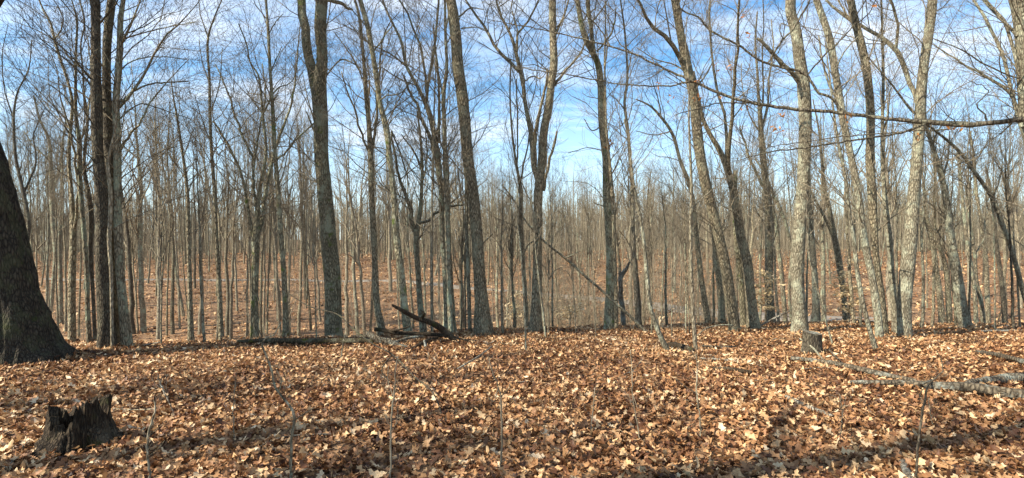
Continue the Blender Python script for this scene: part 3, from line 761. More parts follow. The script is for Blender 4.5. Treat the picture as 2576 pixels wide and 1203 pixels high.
tree('grey trunk on the far side of the path, leaning left behind the lichen spotted tree', 'maple',
     [(1978, 817, 12), (1970, 740, 12), (1965, 680, 12), (1957, 620, 11), (1955, 580, 10), (1945, 530, 9), (1935, 500, 7)], D=21, tw=1.0, zmin=4)
tree('leaning grey pole crossing toward the lichen spotted tree', 'maple',
     [(1992, 812, 8), (1985, 740, 8), (1990, 620, 8), (1975, 560, 9), (1960, 520, 9), (1945, 490, 8), (1925, 440, 6), (1900, 400, 4)], D=20, tw=1.2, zmin=4)
tree('large lichen spotted trunk with a broken pale limb, behind the sawn stump', 'pale',
     [(2008, 868, 60), (2011, 846, 52), (2012, 826, 43), (2009, 770, 35), (2006, 687, 34), (2010, 587, 35), (2018, 500, 33), (2023, 400, 33), (2026, 300, 33), (2022, 225, 34), (2011, 150, 31), (2001, 75, 27), (1988, 25, 27), (1989, 0, 26)],
     [[(2012, 210, 14), (2002, 195, 13), (1962, 155, 11), (1932, 120, 10), (1905, 97, 7)], [(1985, 20, 8), (1995, 0, 7)], [(1992, 70, 3), (1965, 60, 3), (1966, 90, 3), (1975, 100, 2)]], D=13.2, tw=.35, short='the lichen spotted tree', flare=.12, zmin=3.5)
tree('pale trunk across the path just right of the lichen spotted tree', 'pale',
     [(2052, 819, 27), (2053, 780, 20), (2050, 704, 16), (2046, 640, 14), (2040, 560, 12), (2036, 487, 9), (2035, 400, 7), (2030, 330, 5)], D=19, tw=1.1, zmin=4)
tree('dark leaning tree with a left fork, right of the pale trunk across the path', 'oak',
     [(2128, 822, 15), (2122, 740, 15), (2110, 654, 18), (2094, 570, 14), (2085, 520, 11), (2077, 487, 10), (2067, 400, 7), (2060, 330, 5), (2045, 250, 3)],
     [[(2108, 645, 9), (2085, 570, 8), (2060, 520, 7), (2045, 495, 5), (2025, 430, 3)]], D=19, tw=1.2, zmin=4)
tree('thin pale pole leaning left beside the sawn stump', 'pale',
     [(2097, 876, 5), (2070, 780, 5), (2050, 704, 5), (2037, 654, 5), (2033, 600, 4), (2028, 540, 3)], tw=.3, zmin=1.5)
# right group
tree('slim pale stem bowing left at the front of the right hand group', 'pale',
     [(2207, 890, 14), (2190, 837, 13), (2173, 770, 12), (2157, 687, 12), (2147, 600, 11), (2137, 540, 10), (2127, 450, 9), (2107, 350, 8), (2097, 280, 6), (2085, 180, 4), (2075, 100, 3)],
     [[(2107, 350, 4), (2125, 300, 3), (2130, 230, 2)]], tw=.9, short='the bowing pale stem')
tree('pale trunk leaning left, first of the right hand pair', 'pale',
     [(2215, 874, 24), (2205, 770, 20), (2192, 690, 19), (2172, 595, 20), (2157, 475, 20), (2137, 375, 18), (2117, 280, 20), (2102, 190, 19), (2087, 100, 20), (2057, 10, 17), (2050, -10, 16)],
     [[(2112, 260, 7), (2090, 220, 6), (2070, 160, 5), (2060, 90, 4)], [(2100, 180, 5), (2125, 130, 4), (2160, 90, 3)], [(2145, 400, 5), (2165, 370, 4), (2175, 330, 3)]], D=12.0, tw=.8)
tree('tall trunk shaded dark at its foot, second of the right hand pair', 'oak',
     [(2231, 876, 19), (2220, 754, 16), (2203, 640, 18), (2200, 595, 20), (2194, 500, 23), (2189, 400, 24), (2190, 300, 22), (2186, 225, 22), (2175, 150, 22), (2157, 75, 20), (2139, 0, 20)],
     [[(2160, 80, 7), (2130, 40, 5), (2110, 0, 4)], [(2188, 260, 4), (2165, 230, 3), (2150, 180, 2)]], D=12.6, tw=.8, short='the right hand pair')
tree('upright pale trunk in the gap between the pair and the broad sunlit trunk', 'pale',
     [(2252, 862, 17), (2250, 787, 17), (2243, 687, 16), (2237, 595, 16), (2228, 520, 15), (2222, 450, 12), (2220, 300, 9), (2222, 200, 8), (2220, 100, 7), (2217, 0, 5)],
     [[(2221, 330, 4), (2235, 280, 3), (2240, 200, 2)], [(2222, 200, 4), (2205, 150, 3), (2195, 90, 2)]], D=13.0, tw=1.0)
tree('broad sunlit trunk leaning right with a thick left limb high up', 'pale',
     [(2275, 876, 50), (2274, 830, 41), (2274, 770, 38), (2283, 674, 38), (2293, 570, 36), (2298, 487, 33), (2304, 430, 31), (2314, 300, 31), (2317, 225, 29), (2326, 150, 26), (2338, 75, 26), (2346, 0, 27)],
     [[(2308, 260, 14), (2297, 225, 13), (2277, 175, 14), (2254, 125, 14), (2212, 93, 11), (2167, 65, 9), (2110, 30, 8), (2080, 0, 6)], [(2254, 122, 9), (2260, 75, 8), (2249, 25, 8), (2239, 0, 7)],
      [(2300, 285, 8), (2270, 250, 6), (2245, 215, 5), (2202, 165, 4), (2170, 130, 3)], [(2345, 35, 3), (2370, 35, 2)]], D=12.4, tw=.7, short='the broad sunlit trunk', flare=.1, zmin=3.5)
tree('dark leaning trunk right behind the broad sunlit trunk', 'oak',
     [(2371, 832, 20), (2366, 760, 17), (2355, 680, 16), (2347, 620, 14), (2330, 560, 11), (2317, 530, 10), (2305, 480, 8), (2290, 400, 5)],
     [[(2340, 590, 6), (2375, 560, 5), (2400, 540, 3)]], D=18, tw=1.2, zmin=4)
tree('dark trunk parallel to its twin, left of the flaring pale trunk', 'oak',
     [(2390, 832, 17), (2386, 760, 16), (2380, 680, 15), (2370, 640, 12), (2350, 590, 10), (2335, 560, 8), (2325, 500, 6), (2320, 420, 4)], D=17, tw=1.1, zmin=4)
tree('pale trunk with flaring white lichen foot on the right hand crest', 'pale',
     [(2434, 853, 48), (2430, 830, 38), (2422, 787, 30), (2407, 687, 28), (2390, 587, 22), (2380, 500, 18), (2370, 450, 16), (2362, 420, 14), (2347, 370, 12), (2335, 335, 10), (2325, 260, 7), (2330, 180, 5)],
     [[(2370, 450, 7), (2385, 400, 5), (2390, 330, 3)], [(2345, 365, 5), (2360, 330, 4), (2380, 300, 3)]], D=14.4, tw=1.2, short='the flaring pale trunk', flare=.2)
for i, (x0, y0, w0, mid, lab, bk) in enumerate([
    (2457, 834, 12, [(2450, 720), (2435, 620), (2425, 540), (2418, 460), (2410, 380)], 'grey trunk first right of the flaring pale trunk', 'maple'),
    (2476, 834, 13, [(2468, 760), (2455, 700), (2452, 640), (2440, 560), (2430, 470)], 'grey trunk with a crook low down, second right of the flaring pale trunk', 'maple'),
    (2487, 836, 14, [(2484, 750), (2480, 654), (2470, 570), (2457, 487), (2450, 400), (2440, 330)], 'dark wavy trunk, third right of the flaring pale trunk', 'oak'),
    (2529, 834, 15, [(2523, 740), (2517, 687), (2507, 620), (2500, 540), (2492, 487), (2480, 420)], 'dark trunk with a hanging bent limb near the right edge', 'dark')]):
    tree(lab, bk, [(x0, y0, w0)] + [(a, b_, w0 * (1 - .13 * j)) for j, (a, b_) in enumerate(mid)],
         [[(mid[2][0], mid[2][1], 5), (mid[2][0] + 25, mid[2][1] - 45, 4), (mid[2][0] + 20, mid[2][1] - 120, 3)]] if i != 3 else [[(2523, 740, 4), (2520, 780, 4), (2512, 800, 4), (2510, 830, 3)]], D=17 + i, tw=1.3, zmin=4)
tree('long pale trunk arching left from the right edge above the far slope', 'pale',
     [(2615, 850, 17), (2590, 780, 16), (2576, 740, 15), (2547, 637, 14), (2523, 570, 14), (2497, 500, 12), (2457, 440, 11), (2412, 380, 9), (2347, 325, 7), (2300, 290, 5)],
     [[(2576, 620, 3), (2530, 590, 3), (2490, 570, 2)], [(2497, 500, 5), (2520, 430, 4), (2515, 350, 3)]], D=14, tw=1.2)
tree('heavy trunk cut by the right edge with bundled pale limbs', 'pale',
     [(2680, 930, 95), (2665, 800, 82), (2650, 600, 80), (2630, 430, 78), (2603, 293, 76), (2592, 140, 74), (2573, 0, 72), (2560, -60, 68)],
     [[(2615, 430, 24), (2580, 340, 15), (2563, 293, 12), (2540, 217, 11), (2523, 140, 10), (2480, 50, 9), (2450, 0, 7)], [(2572, 320, 12), (2560, 270, 10), (2537, 233, 10), (2480, 193, 8), (2440, 170, 6), (2380, 133, 4), (2345, 110, 3)],
      [(2570, 200, 6), (2560, 197, 5), (2497, 173, 5), (2407, 120, 4), (2347, 97, 3)], [(2590, 330, 16), (2565, 220, 12), (2548, 120, 10), (2530, 60, 9), (2500, 20, 6), (2480, 0, 5)], [(2560, 90, 12), (2520, 50, 9), (2490, 20, 7), (2470, 0, 6)]],
     D=10.2, tw=1.1, flare=.1)

# near branch reaching in from a tree outside the right edge
D5 = 5.2
def br(pts, Da=D5, slope=0.0):
    P, R = [], []
    for (x, y, w) in pts:
        d = Da + slope * (2576 - x) / F * Da
        P.append(unp(x, y, d)); R.append(w * .5 / F * d)
    return np.array(P), np.array(R)
rootp = unp(3080, 900, D5); gz = float(ground_z(rootp[0], rootp[1]))
rt = thing('bare_tree', 'tree outside the right edge whose long dark branch reaches across the upper right', 'tree', (rootp[0], rootp[1], gz))
base = np.array((rootp[0], rootp[1], gz))
tp = np.array([unp(3080, 990, D5), unp(3075, 700, D5), unp(3085, 300, D5), unp(3060, -300, D5), unp(3100, -1200, D5), unp(3060, -2600, D5)])
mb = MB(); mb.add(*trunk_mesh(tp - base, np.array([.24, .2, .18, .16, .12, .04]), 20, 60, 3.3, flare=.2))
link('trunk', mb.mesh('trunk', BK['oak']), rt)
BL = [
 [(3080, 330, 24), (2850, 285, 17), (2700, 290, 14), (2576, 300, 12.5), (2500, 308, 12), (2420, 315, 13), (2380, 311, 12), (2330, 308, 11), (2290, 304, 10), (2250, 300, 9), (2215, 297, 9), (2120, 285, 8.5), (2000, 275, 8), (1930, 267, 8), (1884, 257, 7.5), (1837, 245, 7), (1750, 208, 6.5), (1717, 193, 6), (1688, 180, 5.5), (1595, 137, 4.5), (1535, 117, 4), (1421, 88, 3), (1288, 60, 2), (1230, 50, 1.5)],
 [(2122, 283, 7), (2090, 245, 6.5), (2064, 237, 6), (2030, 190, 6), (1960, 167, 5.5), (1930, 160, 5.5), (1850, 110, 5), (1784, 73, 4.5), (1750, 40, 4), (1717, 27, 4), (1690, -20, 3)],
 [(2030, 190, 4), (2077, 137, 4), (2107, 110, 3.5), (2146, 67, 3), (2190, 30, 2.5), (2210, -20, 2)],
 [(1930, 160, 4), (1967, 103, 5), (2000, 67, 5), (2027, 20, 4.5), (2043, -10, 4)],
 [(2330, 310, 6), (2313, 317, 6), (2280, 331, 5.5), (2213, 343, 5), (2146, 353, 4.5), (2043, 368, 4), (1917, 387, 3), (1870, 400, 2)],
 [(2420, 316, 4), (2407, 320, 3.5), (2297, 330, 3.5), (2146, 342, 3), (2110, 345, 3), (2043, 355, 2.5), (1930, 370, 2)],
 [(1887, 259, 4), (1817, 260, 3), (1757, 273, 3), (1700, 290, 2)],
 [(1750, 208, 4.5), (1733, 207, 4), (1688, 217, 4), (1621, 215, 3.5), (1521, 207, 3), (1455, 192, 3), (1355, 178, 2.5), (1288, 167, 2)],
 [(2482, 303, 5), (2477, 290, 4), (2457, 267, 3), (2487, 230, 2.5), (2433, 200, 1.5)],
 [(1535, 117, 3.5), (1510, 75, 3), (1480, 45, 3), (1450, 10, 2.5), (1430, -20, 2)],
 [(1595, 137, 3), (1560, 110, 2.5), (1540, 60, 2), (1500, 0, 2)]]
par = []
for L in BL:
    P, R = br(L, D5, .25)
    P, R = smooth_poly(P - base, R, max(14, 4 * len(L)))
    P = P + rs.normal(0, .004, P.shape)
    mb = MB(); mb.add(*tubes(P[None], R[None], 10 if L[0][2] > 5 else 6))
    link('limb', mb.mesh('limb', BK['dark']), rt)
    par.append(smooth_poly(P, R, 20))
PP = np.array([p for p, _ in par]); RR = np.array([r for _, r in par])
A, AR = grow(PP, RR, 95, (.25, 1.0), (.5, 1.1), .15, 7, .45, rs, rmax=.006, wig=.2)
Bb, BR = grow(A, AR, 330, (.12, .45), (.5, 1.0), .1, 5, .7, rs, rmax=.003, wig=.25)
mb = MB(); mb.add(*tubes(A, np.maximum(AR, .0015), 4, cap=False)); mb.add(*tubes(Bb, np.maximum(BR, .0011), 3, cap=False))
link('crown', mb.mesh('crown', BK['dark']), rt)
# the rest of its crown, high above and to the right
PPt, RRt = smooth_poly(tp - base, np.array([.24, .2, .18, .16, .12, .04]), 16)
A, AR = grow(PPt[None], RRt[None], 26, (2, 4.5), (.5, 1.1), .2, 8, .5, rs, zmin=4.5, rmax=.05)
Bb, BR = grow(A, AR, 150, (.6, 1.8), (.5, 1.0), .2, 5, .6, rs, rmax=.014)
mb = MB(); mb.add(*tubes(A, AR, 5, cap=False)); mb.add(*tubes(Bb, np.maximum(BR, .002), 3, cap=False))
link('crown', mb.mesh('crown', BK['dark']), rt)
for (x, y) in [(1750, 205), (1757, 250), (1690, 252), (1655, 210), (1815, 245), (1870, 268), (1965, 290), (1955, 325), (1962, 335), (1835, 170), (1805, 165), (2385, 322), (2400, 318), (2420, 325), (2135, 300), (1885, 85), (1870, 40), (2195, 15), (2310, 345)]:
    d = D5 + .25 * (2576 - x) / F * D5
    link('leaf_cluster', leaf_cluster([unp(x, y, d) - base], .022, 4, MORANGE, .05), rt, kind='stuff')

# trees outside the left edge whose trunks throw the long shadows over the litter
for (X, Y, r, Hs, lab) in [(-6.0, .55, .17, .8, 'tree outside the left edge closest to the camera'), (-8.4, 2.3, .22, .42, 'short tree outside the left edge whose shadow crosses the near litter'),
                       (-12.5, 3.4, .08, .6, 'thin tree outside the left edge shading the middle litter'), (-10.9, 8.1, .40, 1, 'big tree outside the left edge beyond the giant oak'),
                       (-9.8, 5.6, .07, .75, 'thin straight tree outside the left edge'), (-9.2, -.6, .05, .9, 'thin tree outside the left edge and behind the camera'), (-6.9, 1.7, .16, .40, 'small bushy tree outside the left edge'), (-9.6, 4.0, .10, .62, 'slender bushy tree outside the left edge'), (-4.3, .2, .13, .55, 'young tree outside the left edge beside the camera')]:
    g = float(ground_z(X, Y))
    rt = thing('bare_tree', lab, 'tree', (X, Y, g))
    P = np.array([(0, 0, -.3), (.05, 0, 1), (.1, .1, 4), (-.1, .05, 8), (.2, 0, 13), (.1, .1, 19)]); R = np.array([1.4, 1.05, .9, .75, .5, .08]) * r
    P[1:] *= Hs
    mb = MB(); mb.add(*trunk_mesh(P, R, 18, 60, X)); link('trunk', mb.mesh('trunk', BK['oak']), rt)
    a, c = smooth_poly(P, R, 20)
    A, AR = grow(a[None], c[None], 30 if Hs < .6 else 18, (1.8 * Hs, 5 * Hs), (.5, 1.0), .25, 9, .5, rs, zmin=3.5, rmax=.07)
    Bb, BR = grow(A, AR, 120, (.6, 2.0), (.5, 1.0), .2, 5, .6, rs, rmax=.015)
    C, CR = grow(Bb, BR, 360, (.3, .8), (.5, 1.0), .2, 3, .7, rs, rmax=.006)
    mb = MB(); mb.add(*tubes(A, AR, 5, cap=False)); mb.add(*tubes(Bb, np.maximum(BR, .002), 3, cap=False)); mb.add(*tubes(C, np.maximum(CR, .002), 3, cap=False))
    link('crown', mb.mesh('crown', BK['twig']), rt)

# ------------------------------------------------------------------ prototypes of background trees
def proto(seed, Hh, r, fork, dens=1.0, low=False):
    rng = np.random.RandomState(seed)
    k = 7
    zz = np.linspace(0, Hh, k)
    bend = np.cumsum(rng.normal(0, .15, (k, 2)), axis=0) * (zz / Hh)[:, None] ** .5
    P = np.concatenate([bend, zz[:, None]], 1); P[0, :2] = 0; P[0, 2] = -.4
    R = r * np.array([1.2, .98, .85, .68, .48, .28, .08])
    P, R = smooth_poly(P, R, 9 if low else 20)
    P = P + rng.normal(0, .03, P.shape) * (np.arange(len(P)) > 1)[:, None]
    tb = MB(); tb.add(*tubes(P[None], R[None], 4 if low else 8))
    nl = int((8 if low else 15) * dens)
    A, AR = grow(P[None], R[None], nl, (Hh * .14, Hh * .34), (.35, .8), .35, 5 if low else 8, .55, rng, t0=fork, rmax=r * .5)
    cb = MB(); cb.add(*tubes(A, np.maximum(AR, .012 if low else .006), 3 if low else 4, cap=False))
    B, BR = grow(A, AR, int(nl * (6 if low else 8)), (Hh * .05, Hh * .14), (.4, .9), .25, 3 if low else 4, .6, rng, rmax=.03)
    cb.add(*tubes(B, np.maximum(BR, .008 if low else .004), 3, cap=False))
    if not low:
        C, CR = grow(B, BR, int(nl * 28), (Hh * .02, Hh * .065), (.4, 1.0), .2, 3, .6, rng, rmax=.012)
        cb.add(*tubes(C, np.maximum(CR, .0028), 3, cap=False))
    return tb, cb
PR = []
for k in range(12):
    Hh = [15, 17, 13, 16, 18, 14, 15, 12, 17, 16, 14, 18][k]
    tb, cb = proto(100 + k, Hh, .13, [.35, .45, .3, .5, .4, .25, .4, .3, .5, .35, .45, .4][k])
    bk = ['maple', 'oak', 'young', 'pale', 'oak', 'maple', 'young', 'dark', 'pale', 'oak', 'maple', 'young'][k]
    PR.append((Hh, tb.mesh('trunk', BK[bk]), cb.mesh('crown', BK['twig'])))

# bases seen in the photograph: x, y of the foot, width of the trunk, lean of the top (pixels at the horizon line)
BG = [(335, 841, 13, -6), (362, 839, 15, -8), (348, 838, 5, -14), (394, 746, 6, -2), (406, 868, 5, 6), (420, 851, 5, 8), (434, 841, 10, -4), (462, 796, 8, -26), (502, 841, 10, 0), (515, 868, 7, -8),
      (546, 856, 8, -6), (571, 851, 10, -6), (581, 855, 9, 2), (597, 788, 6, -8), (622, 849, 6, -4), (657, 848, 8, 2), (663, 845, 6, 4), (672, 842, 5, 2), (706, 846, 7, -8), (729, 842, 8, 6),
      (751, 848, 8, 6), (770, 756, 9, -2), (783, 834, 6, -8), (797, 855, 4, -4), (806, 811, 6, -8), (874, 848, 10, -4), (901, 848, 9, -10), (919, 849, 9, -14), (931, 838, 6, 2), (983, 734, 9, -4),
      (1005, 833, 4, -14), (1040, 830, 6, -6), (1070, 831, 6, -4), (1110, 823, 6, -8), (1147, 841, 6, -6), (1160, 836, 4, 2), (1172, 836, 4, 0), (1194, 841, 5, -6), (1253, 827, 7, -8), (1264, 840, 7, -4),
      (1281, 827, 3, 6), (1294, 830, 7, -10), (1379, 844, 4, -6), (1390, 829, 5, -4), (1405, 821, 6, -2), (1460, 823, 6, -6), (1449, 841, 3, -12), (1482, 821, 4, -4), (1499, 846, 3, -14), (1501, 819, 4, -8),
      (1566, 816, 9, -4), (1590, 813, 10, -8), (1613, 826, 7, -12), (1639, 843, 4, -4), (1666, 811, 5, 2), (1678, 823, 7, -6), (1690, 848, 3, 6), (1725, 841, 3, -8), (1735, 841, 3, -10), (1758, 815, 5, -2),
      (1795, 818, 6, -6), (1835, 812, 6, -14), (1912, 812, 6, 0), (1960, 815, 7, -10), (2030, 815, 6, 2), (2075, 812, 8, 0), (2150, 818, 10, -8), (2165, 822, 7, -6), (2262, 830, 8, -6), (2318, 828, 9, 8),
      (2345, 824, 8, -2), (2405, 826, 7, -14), (2440, 828, 6, -6), (2503, 832, 5, -4), (2550, 832, 8, -8), (2566, 828, 6, -12), (100, 850, 8, -6), (120, 840, 6, -4), (165, 835, 7, -10), (198, 850, 6, 2)]
LAND.sort()
from collections import defaultdict
cnt = defaultdict(int)
ords = ['first', 'second', 'third', 'fourth', 'fifth', 'sixth', 'seventh', 'eighth', 'ninth', 'tenth', 'eleventh', 'twelfth', 'thirteenth', 'fourteenth', 'fifteenth']
def lab_for(x, w, D):
    prev = [l for l in LAND if l[0] <= x]
    kind = 'thin sapling' if w <= 3.5 else 'thin pole' if w <= 6 else 'slim tree' if w <= 9 else 'grey tree'
    where = 'at the crest' if D < 22 else 'below the path' if D < 40 else 'above the path' if D < 58 else 'near the slope top'
    anchor = prev[-1][1] if prev else 'the left picture edge'
    key = (kind, where, anchor)
    cnt[key] += 1
    return f'{ords[min(cnt[key] - 1, 14)]} {kind} {where}, right of {anchor}'
def bgtree(x, y, w, lean, D, ytop):
    p = unp(x, y, D)
    g = float(ground_z(p[0], p[1]))
    r = w * .5 / F * D / math.sqrt(1 + ((x - CX) / F) ** 2)
    Hh, tm, cm = PR[rs.randint(len(PR))]
    hh = np.clip((CY - ytop) / F * D + EYE - g, 4, 18)
    root = thing('bare_tree', lab_for(x, w, D), 'tree', (p[0], p[1], g), 'bare trees behind the crest')
    sr = r / .13; sh = hh / Hh
    root.rotation_euler = (rs.normal(0, .02), math.atan2(lean / F * D, EYE - g), 0)
    yaw = rs.uniform(0, 6.28)
    a = link('trunk', tm, root); c = link('crown', cm, root)
    a.scale = (sr, sr, sh); a.rotation_euler = (0, 0, yaw)
    sc = max(sr, min(sh * .8, sr * 1.5))
    c.scale = (sc, sc, sh); c.rotation_euler = (0, 0, yaw)
    return root
def top_for(x, w):
    c = np.interp(x, [0, 250, 700, 1000, 1230, 1420, 1500, 1700, 1900, 2200, 2576], [290, 265, 265, 320, 425, 462, 465, 435, 350, 280, 250])
    return float(c + rs.normal(0, 45 if abs(x - 1450) > 280 else 18) - (w - 6) * 6)
ALLBG = [(x, y, w, l, hit(x, y, lo=4)) for x, y, w, l in BG]
used = [((x - CX) / F * d, d) for x, y, w, l, d in ALLBG]
made = 0; ntry = 0
while made < 190 and ntry < 6000:
    ntry += 1
    D = 22 + 52 * rs.uniform() ** .8
    u = rs.uniform(-1.0, 1.0)
    X = u * D
    if any((X - a) ** 2 + (D - b_) ** 2 < 1.5 ** 2 for a, b_ in used): continue
    if np.min(np.hypot(cen[:, 0] - X, cen[:, 1] - D)) < 1.9: continue
    used.append((X, D))
    g = float(ground_z(X, D))
    r = rs.choice([.045, .06, .08, .11, .15], p=[.27, .28, .25, .14, .06])
    ALLBG.append((CX + F * u, CY + (EYE - g) / D * F, r * 2 * F / D, rs.normal(0, 8), D))
    made += 1
for (x, y, w, lean, D) in sorted(ALLBG):
    bgtree(x, y, w, lean, D, top_for(x, w))

# far woods: one mass, real trees of lower detail
lows = []
for k in range(7):
    tb, cb = proto(300 + k, [14, 16, 13, 17, 15, 12, 18][k], .17, .3, 1.25, low=True)
    q = MB()
    for m_ in (tb, cb):
        V = np.concatenate(m_.V); Q = np.concatenate(m_.Q)
        q.add(V, Q)
    lows.append((np.concatenate(q.V), np.concatenate(q.Q)))
def instancer(name, protos, mat, xyz, rotz, scl, **props):
    """one object whose geometry nodes put copies of a few real trees on points of the ground"""
    n = len(xyz)
    me = bpy.data.meshes.new(name)
    me.vertices.add(n); me.vertices.foreach_set('co', np.asarray(xyz, np.float32).ravel())
    for an, typ, key, val in (('turn', 'FLOAT', 'value', rotz), ('grow', 'FLOAT', 'value', scl)):
        a = me.attributes.new(an, typ, 'POINT'); a.data.foreach_set(key, np.asarray(val, np.float32))
    a = me.attributes.new('pick', 'INT', 'POINT'); a.data.foreach_set('value', rs.randint(0, len(protos), n).astype(np.int32))
    o = link(name, me, **props)
    g = bpy.data.node_groups.new(name, 'GeometryNodeTree')
    g.interface.new_socket('Geometry', in_out='INPUT', socket_type='NodeSocketGeometry')
    g.interface.new_socket('Geometry', in_out='OUTPUT', socket_type='NodeSocketGeometry')
    gi = g.nodes.new('NodeGroupInput'); go = g.nodes.new('NodeGroupOutput')
    def attr(nm, dt):
        q = g.nodes.new('GeometryNodeInputNamedAttribute'); q.data_type = dt; q.inputs['Name'].default_value = nm
        return q.outputs['Attribute']
    pick, turn, gr = attr('pick', 'INT'), attr('turn', 'FLOAT'), attr('grow', 'FLOAT')
    cx = g.nodes.new('ShaderNodeCombineXYZ'); g.links.new(turn, cx.inputs[2])
    join = g.nodes.new('GeometryNodeJoinGeometry')
    for k, pm in enumerate(protos):
        po = bpy.data.objects.new(name + '_source', pm)
        oi = g.nodes.new('GeometryNodeObjectInfo'); oi.inputs['Object'].default_value = po
        eq = g.nodes.new('FunctionNodeCompare'); eq.data_type = 'INT'; eq.operation = 'EQUAL'
        g.links.new(pick, eq.inputs[2]); eq.inputs[3].default_value = k
        ip = g.nodes.new('GeometryNodeInstanceOnPoints')
        g.links.new(gi.outputs[0], ip.inputs['Points']); g.links.new(eq.outputs[0], ip.inputs['Selection'])
        g.links.new(oi.outputs['Geometry'], ip.inputs['Instance'])
        g.links.new(cx.outputs[0], ip.inputs['Rotation']); g.links.new(gr, ip.inputs['Scale'])
        g.links.new(ip.outputs[0], join.inputs[0])
    g.links.new(join.outputs[0], go.inputs[0])
    md = o.modifiers.new('spread', 'NODES'); md.node_group = g
    return o
def to_mesh(V, Q, name, mat):
    q = MB(); q.add(V, Q); return q.mesh(name, mat)
n = 3600
D = np.sqrt(rs.uniform(60 ** 2, 180 ** 2, n)); X = rs.uniform(-1.05, 1.05, n) * D
instancer('far_woods', [to_mesh(V, Q, 'far_tree', BK[['young', 'oak', 'maple', 'pale', 'twig', 'oak', 'young'][k]]) for k, (V, Q) in enumerate(lows)], None,
          np.stack([X, D, ground_z(X, D)], -1), rs.uniform(0, 6.28, n), rs.uniform(.5, .85, n) * np.interp(D, [70, 110, 180], [.85, 1.0, 1.1]),
          kind='stuff', label='grey brown bare woods massed along the top of the far slope', category='woods')
# brush on the far slope and in the valley
def brush_mesh(seed, h, stems):
    rng = np.random.RandomState(seed)
    d = rng.normal(0, .2, (stems, 3)); d[:, 2] = 1
    ln = rng.uniform(h * .6, h, stems)
    P = np.zeros((stems, 6, 3)); P[:, 0] = rng.normal(0, .35, (stems, 3)) * [1, 1, 0] - [0, 0, .1]
    for j in range(1, 6):
        d = d + rng.normal(0, .10, (stems, 3)); d /= np.linalg.norm(d, axis=1, keepdims=True)
        P[:, j] = P[:, j - 1] + d * (ln / 5)[:, None]
    R = (ln * .0035 + .005)[:, None] * np.linspace(1, .35, 6)[None]
    q = MB(); q.add(*tubes(P, R, 4, cap=False))
    A, AR = grow(P, R, stems * 9, (h * .10, h * .32), (.5, 1.0), .2, 5, .6, rng, rmax=.012, wig=.2)
    q.add(*tubes(A, np.maximum(AR, .0035), 3, cap=False))
    B, BR = grow(A, AR, stems * 30, (h * .05, h * .14), (.5, 1.0), .15, 3, .7, rng, rmax=.006, wig=.2)
    q.add(*tubes(B, np.maximum(BR, .0028), 3, cap=False))
    return q.mesh('brush', BK['young'] if seed % 3 == 0 else BK['twig'])
BM = [brush_mesh(500 + k, 6.0, 3) for k in range(8)]
pts = []
for (n, D0, D1, u0, u1, s0, s1) in [(210, 19, 60, -1, 1, .35, .9), (400, 50, 75, -1.05, 1.05, .7, 1.3), (800, 70, 125, -1.05, 1.05, .8, 1.3), (130, 18, 33, .0, .38, .35, .8), (70, 24, 60, .05, .6, .6, 1.1)]:
    D = np.sqrt(rs.uniform(D0 ** 2, D1 ** 2, n)); X = rs.uniform(u0, u1, n) * D
    keep = np.min(np.hypot(cen[None, :, 0] - X[:, None], cen[None, :, 1] - D[:, None]), axis=1) > 1.5
    D, X = D[keep], X[keep]; n = len(D)
    pts.append(np.stack([X, D, ground_z(X, D), rs.uniform(s0, s1, n)], -1))
pts = np.concatenate(pts)
uu = pts[:, 0] / pts[:, 1]
pts = pts[~((uu > .42) & (pts[:, 1] < 55) & (rs.uniform(size=len(pts)) < .7))]
instancer('undergrowth', BM, None, pts[:, :3], rs.uniform(0, 6.28, len(pts)), pts[:, 3], kind='stuff', label='tangle of thin bare brush filling the valley and far slope', category='undergrowth')

# ------------------------------------------------------------------ beech saplings keeping pale leaves
def beech(x, y, w, D, spots, label, top):
    p = unp(x, y, D); g = float(ground_z(p[0], p[1])); base = np.array((p[0], p[1], g))
    root = thing('beech_sapling', label, 'sapling', base)
    P = np.array([unp(x, y, D) - [0, 0, .15], unp(x + 2, (y + top) / 2, D), unp(x - 6, top, D)]) - base
    P[0, 2] = -.1
    P, R = smooth_poly(P, np.array([w, w * .7, w * .25]) * .5 / F * D, 12)
    mb = MB(); mb.add(*tubes(P[None], R[None], 6)); link('trunk', mb.mesh('trunk', BK['young']), root)
    mb = MB(); cs = []
    for (a, b_) in spots:
        q = unp(a, b_, D + rs.uniform(-.5, .5)) - base
        i = int(np.argmin(np.abs(P[:, 2] - (q[2] - .15))))
        pts, rr = smooth_poly(np.array([P[i], (P[i] + q) / 2 + [0, 0, .08], q]), np.array([.008, .006, .003]), 6)
        mb.add(*tubes(pts[None], rr[None], 4))
        for t_ in (.45, .7, .95): cs.append(P[i] * (1 - t_) + q * t_ + [0, 0, .06])
    link('crown', mb.mesh('crown', BK['twig']), root)
    link('leaves', leaf_cluster(cs, .13, 12, MBEECH, .14, flat=True), root, kind='stuff')
beech(1925, 820, 6, 15.5, [(1905, 690), (1925, 700), (1910, 722), (1940, 735), (1925, 752), (1900, 765), (1935, 780), (1950, 712), (1895, 740)], 'small beech holding pale leaves left of the lichen spotted tree', 670)
beech(2135, 822, 6, 15.5, [(2105, 700), (2120, 690), (2140, 720), (2155, 735), (2110, 745), (2165, 760), (2150, 790), (2120, 780), (2095, 720), (2170, 730), (2130, 770), (2150, 660)], 'small beech covered in pale leaves left of the bowing pale stem', 630)
beech(1432, 828, 4, 16, [(1425, 780), (1445, 785), (1455, 770), (1415, 795)], 'low leafy beech seedling near the crest, right of the two toned trunk', 750)
beech(1297, 836, 4, 16, [(1290, 770), (1305, 785), (1310, 745), (1288, 800)], 'low leafy beech seedling left of the two toned centre trunk', 720)

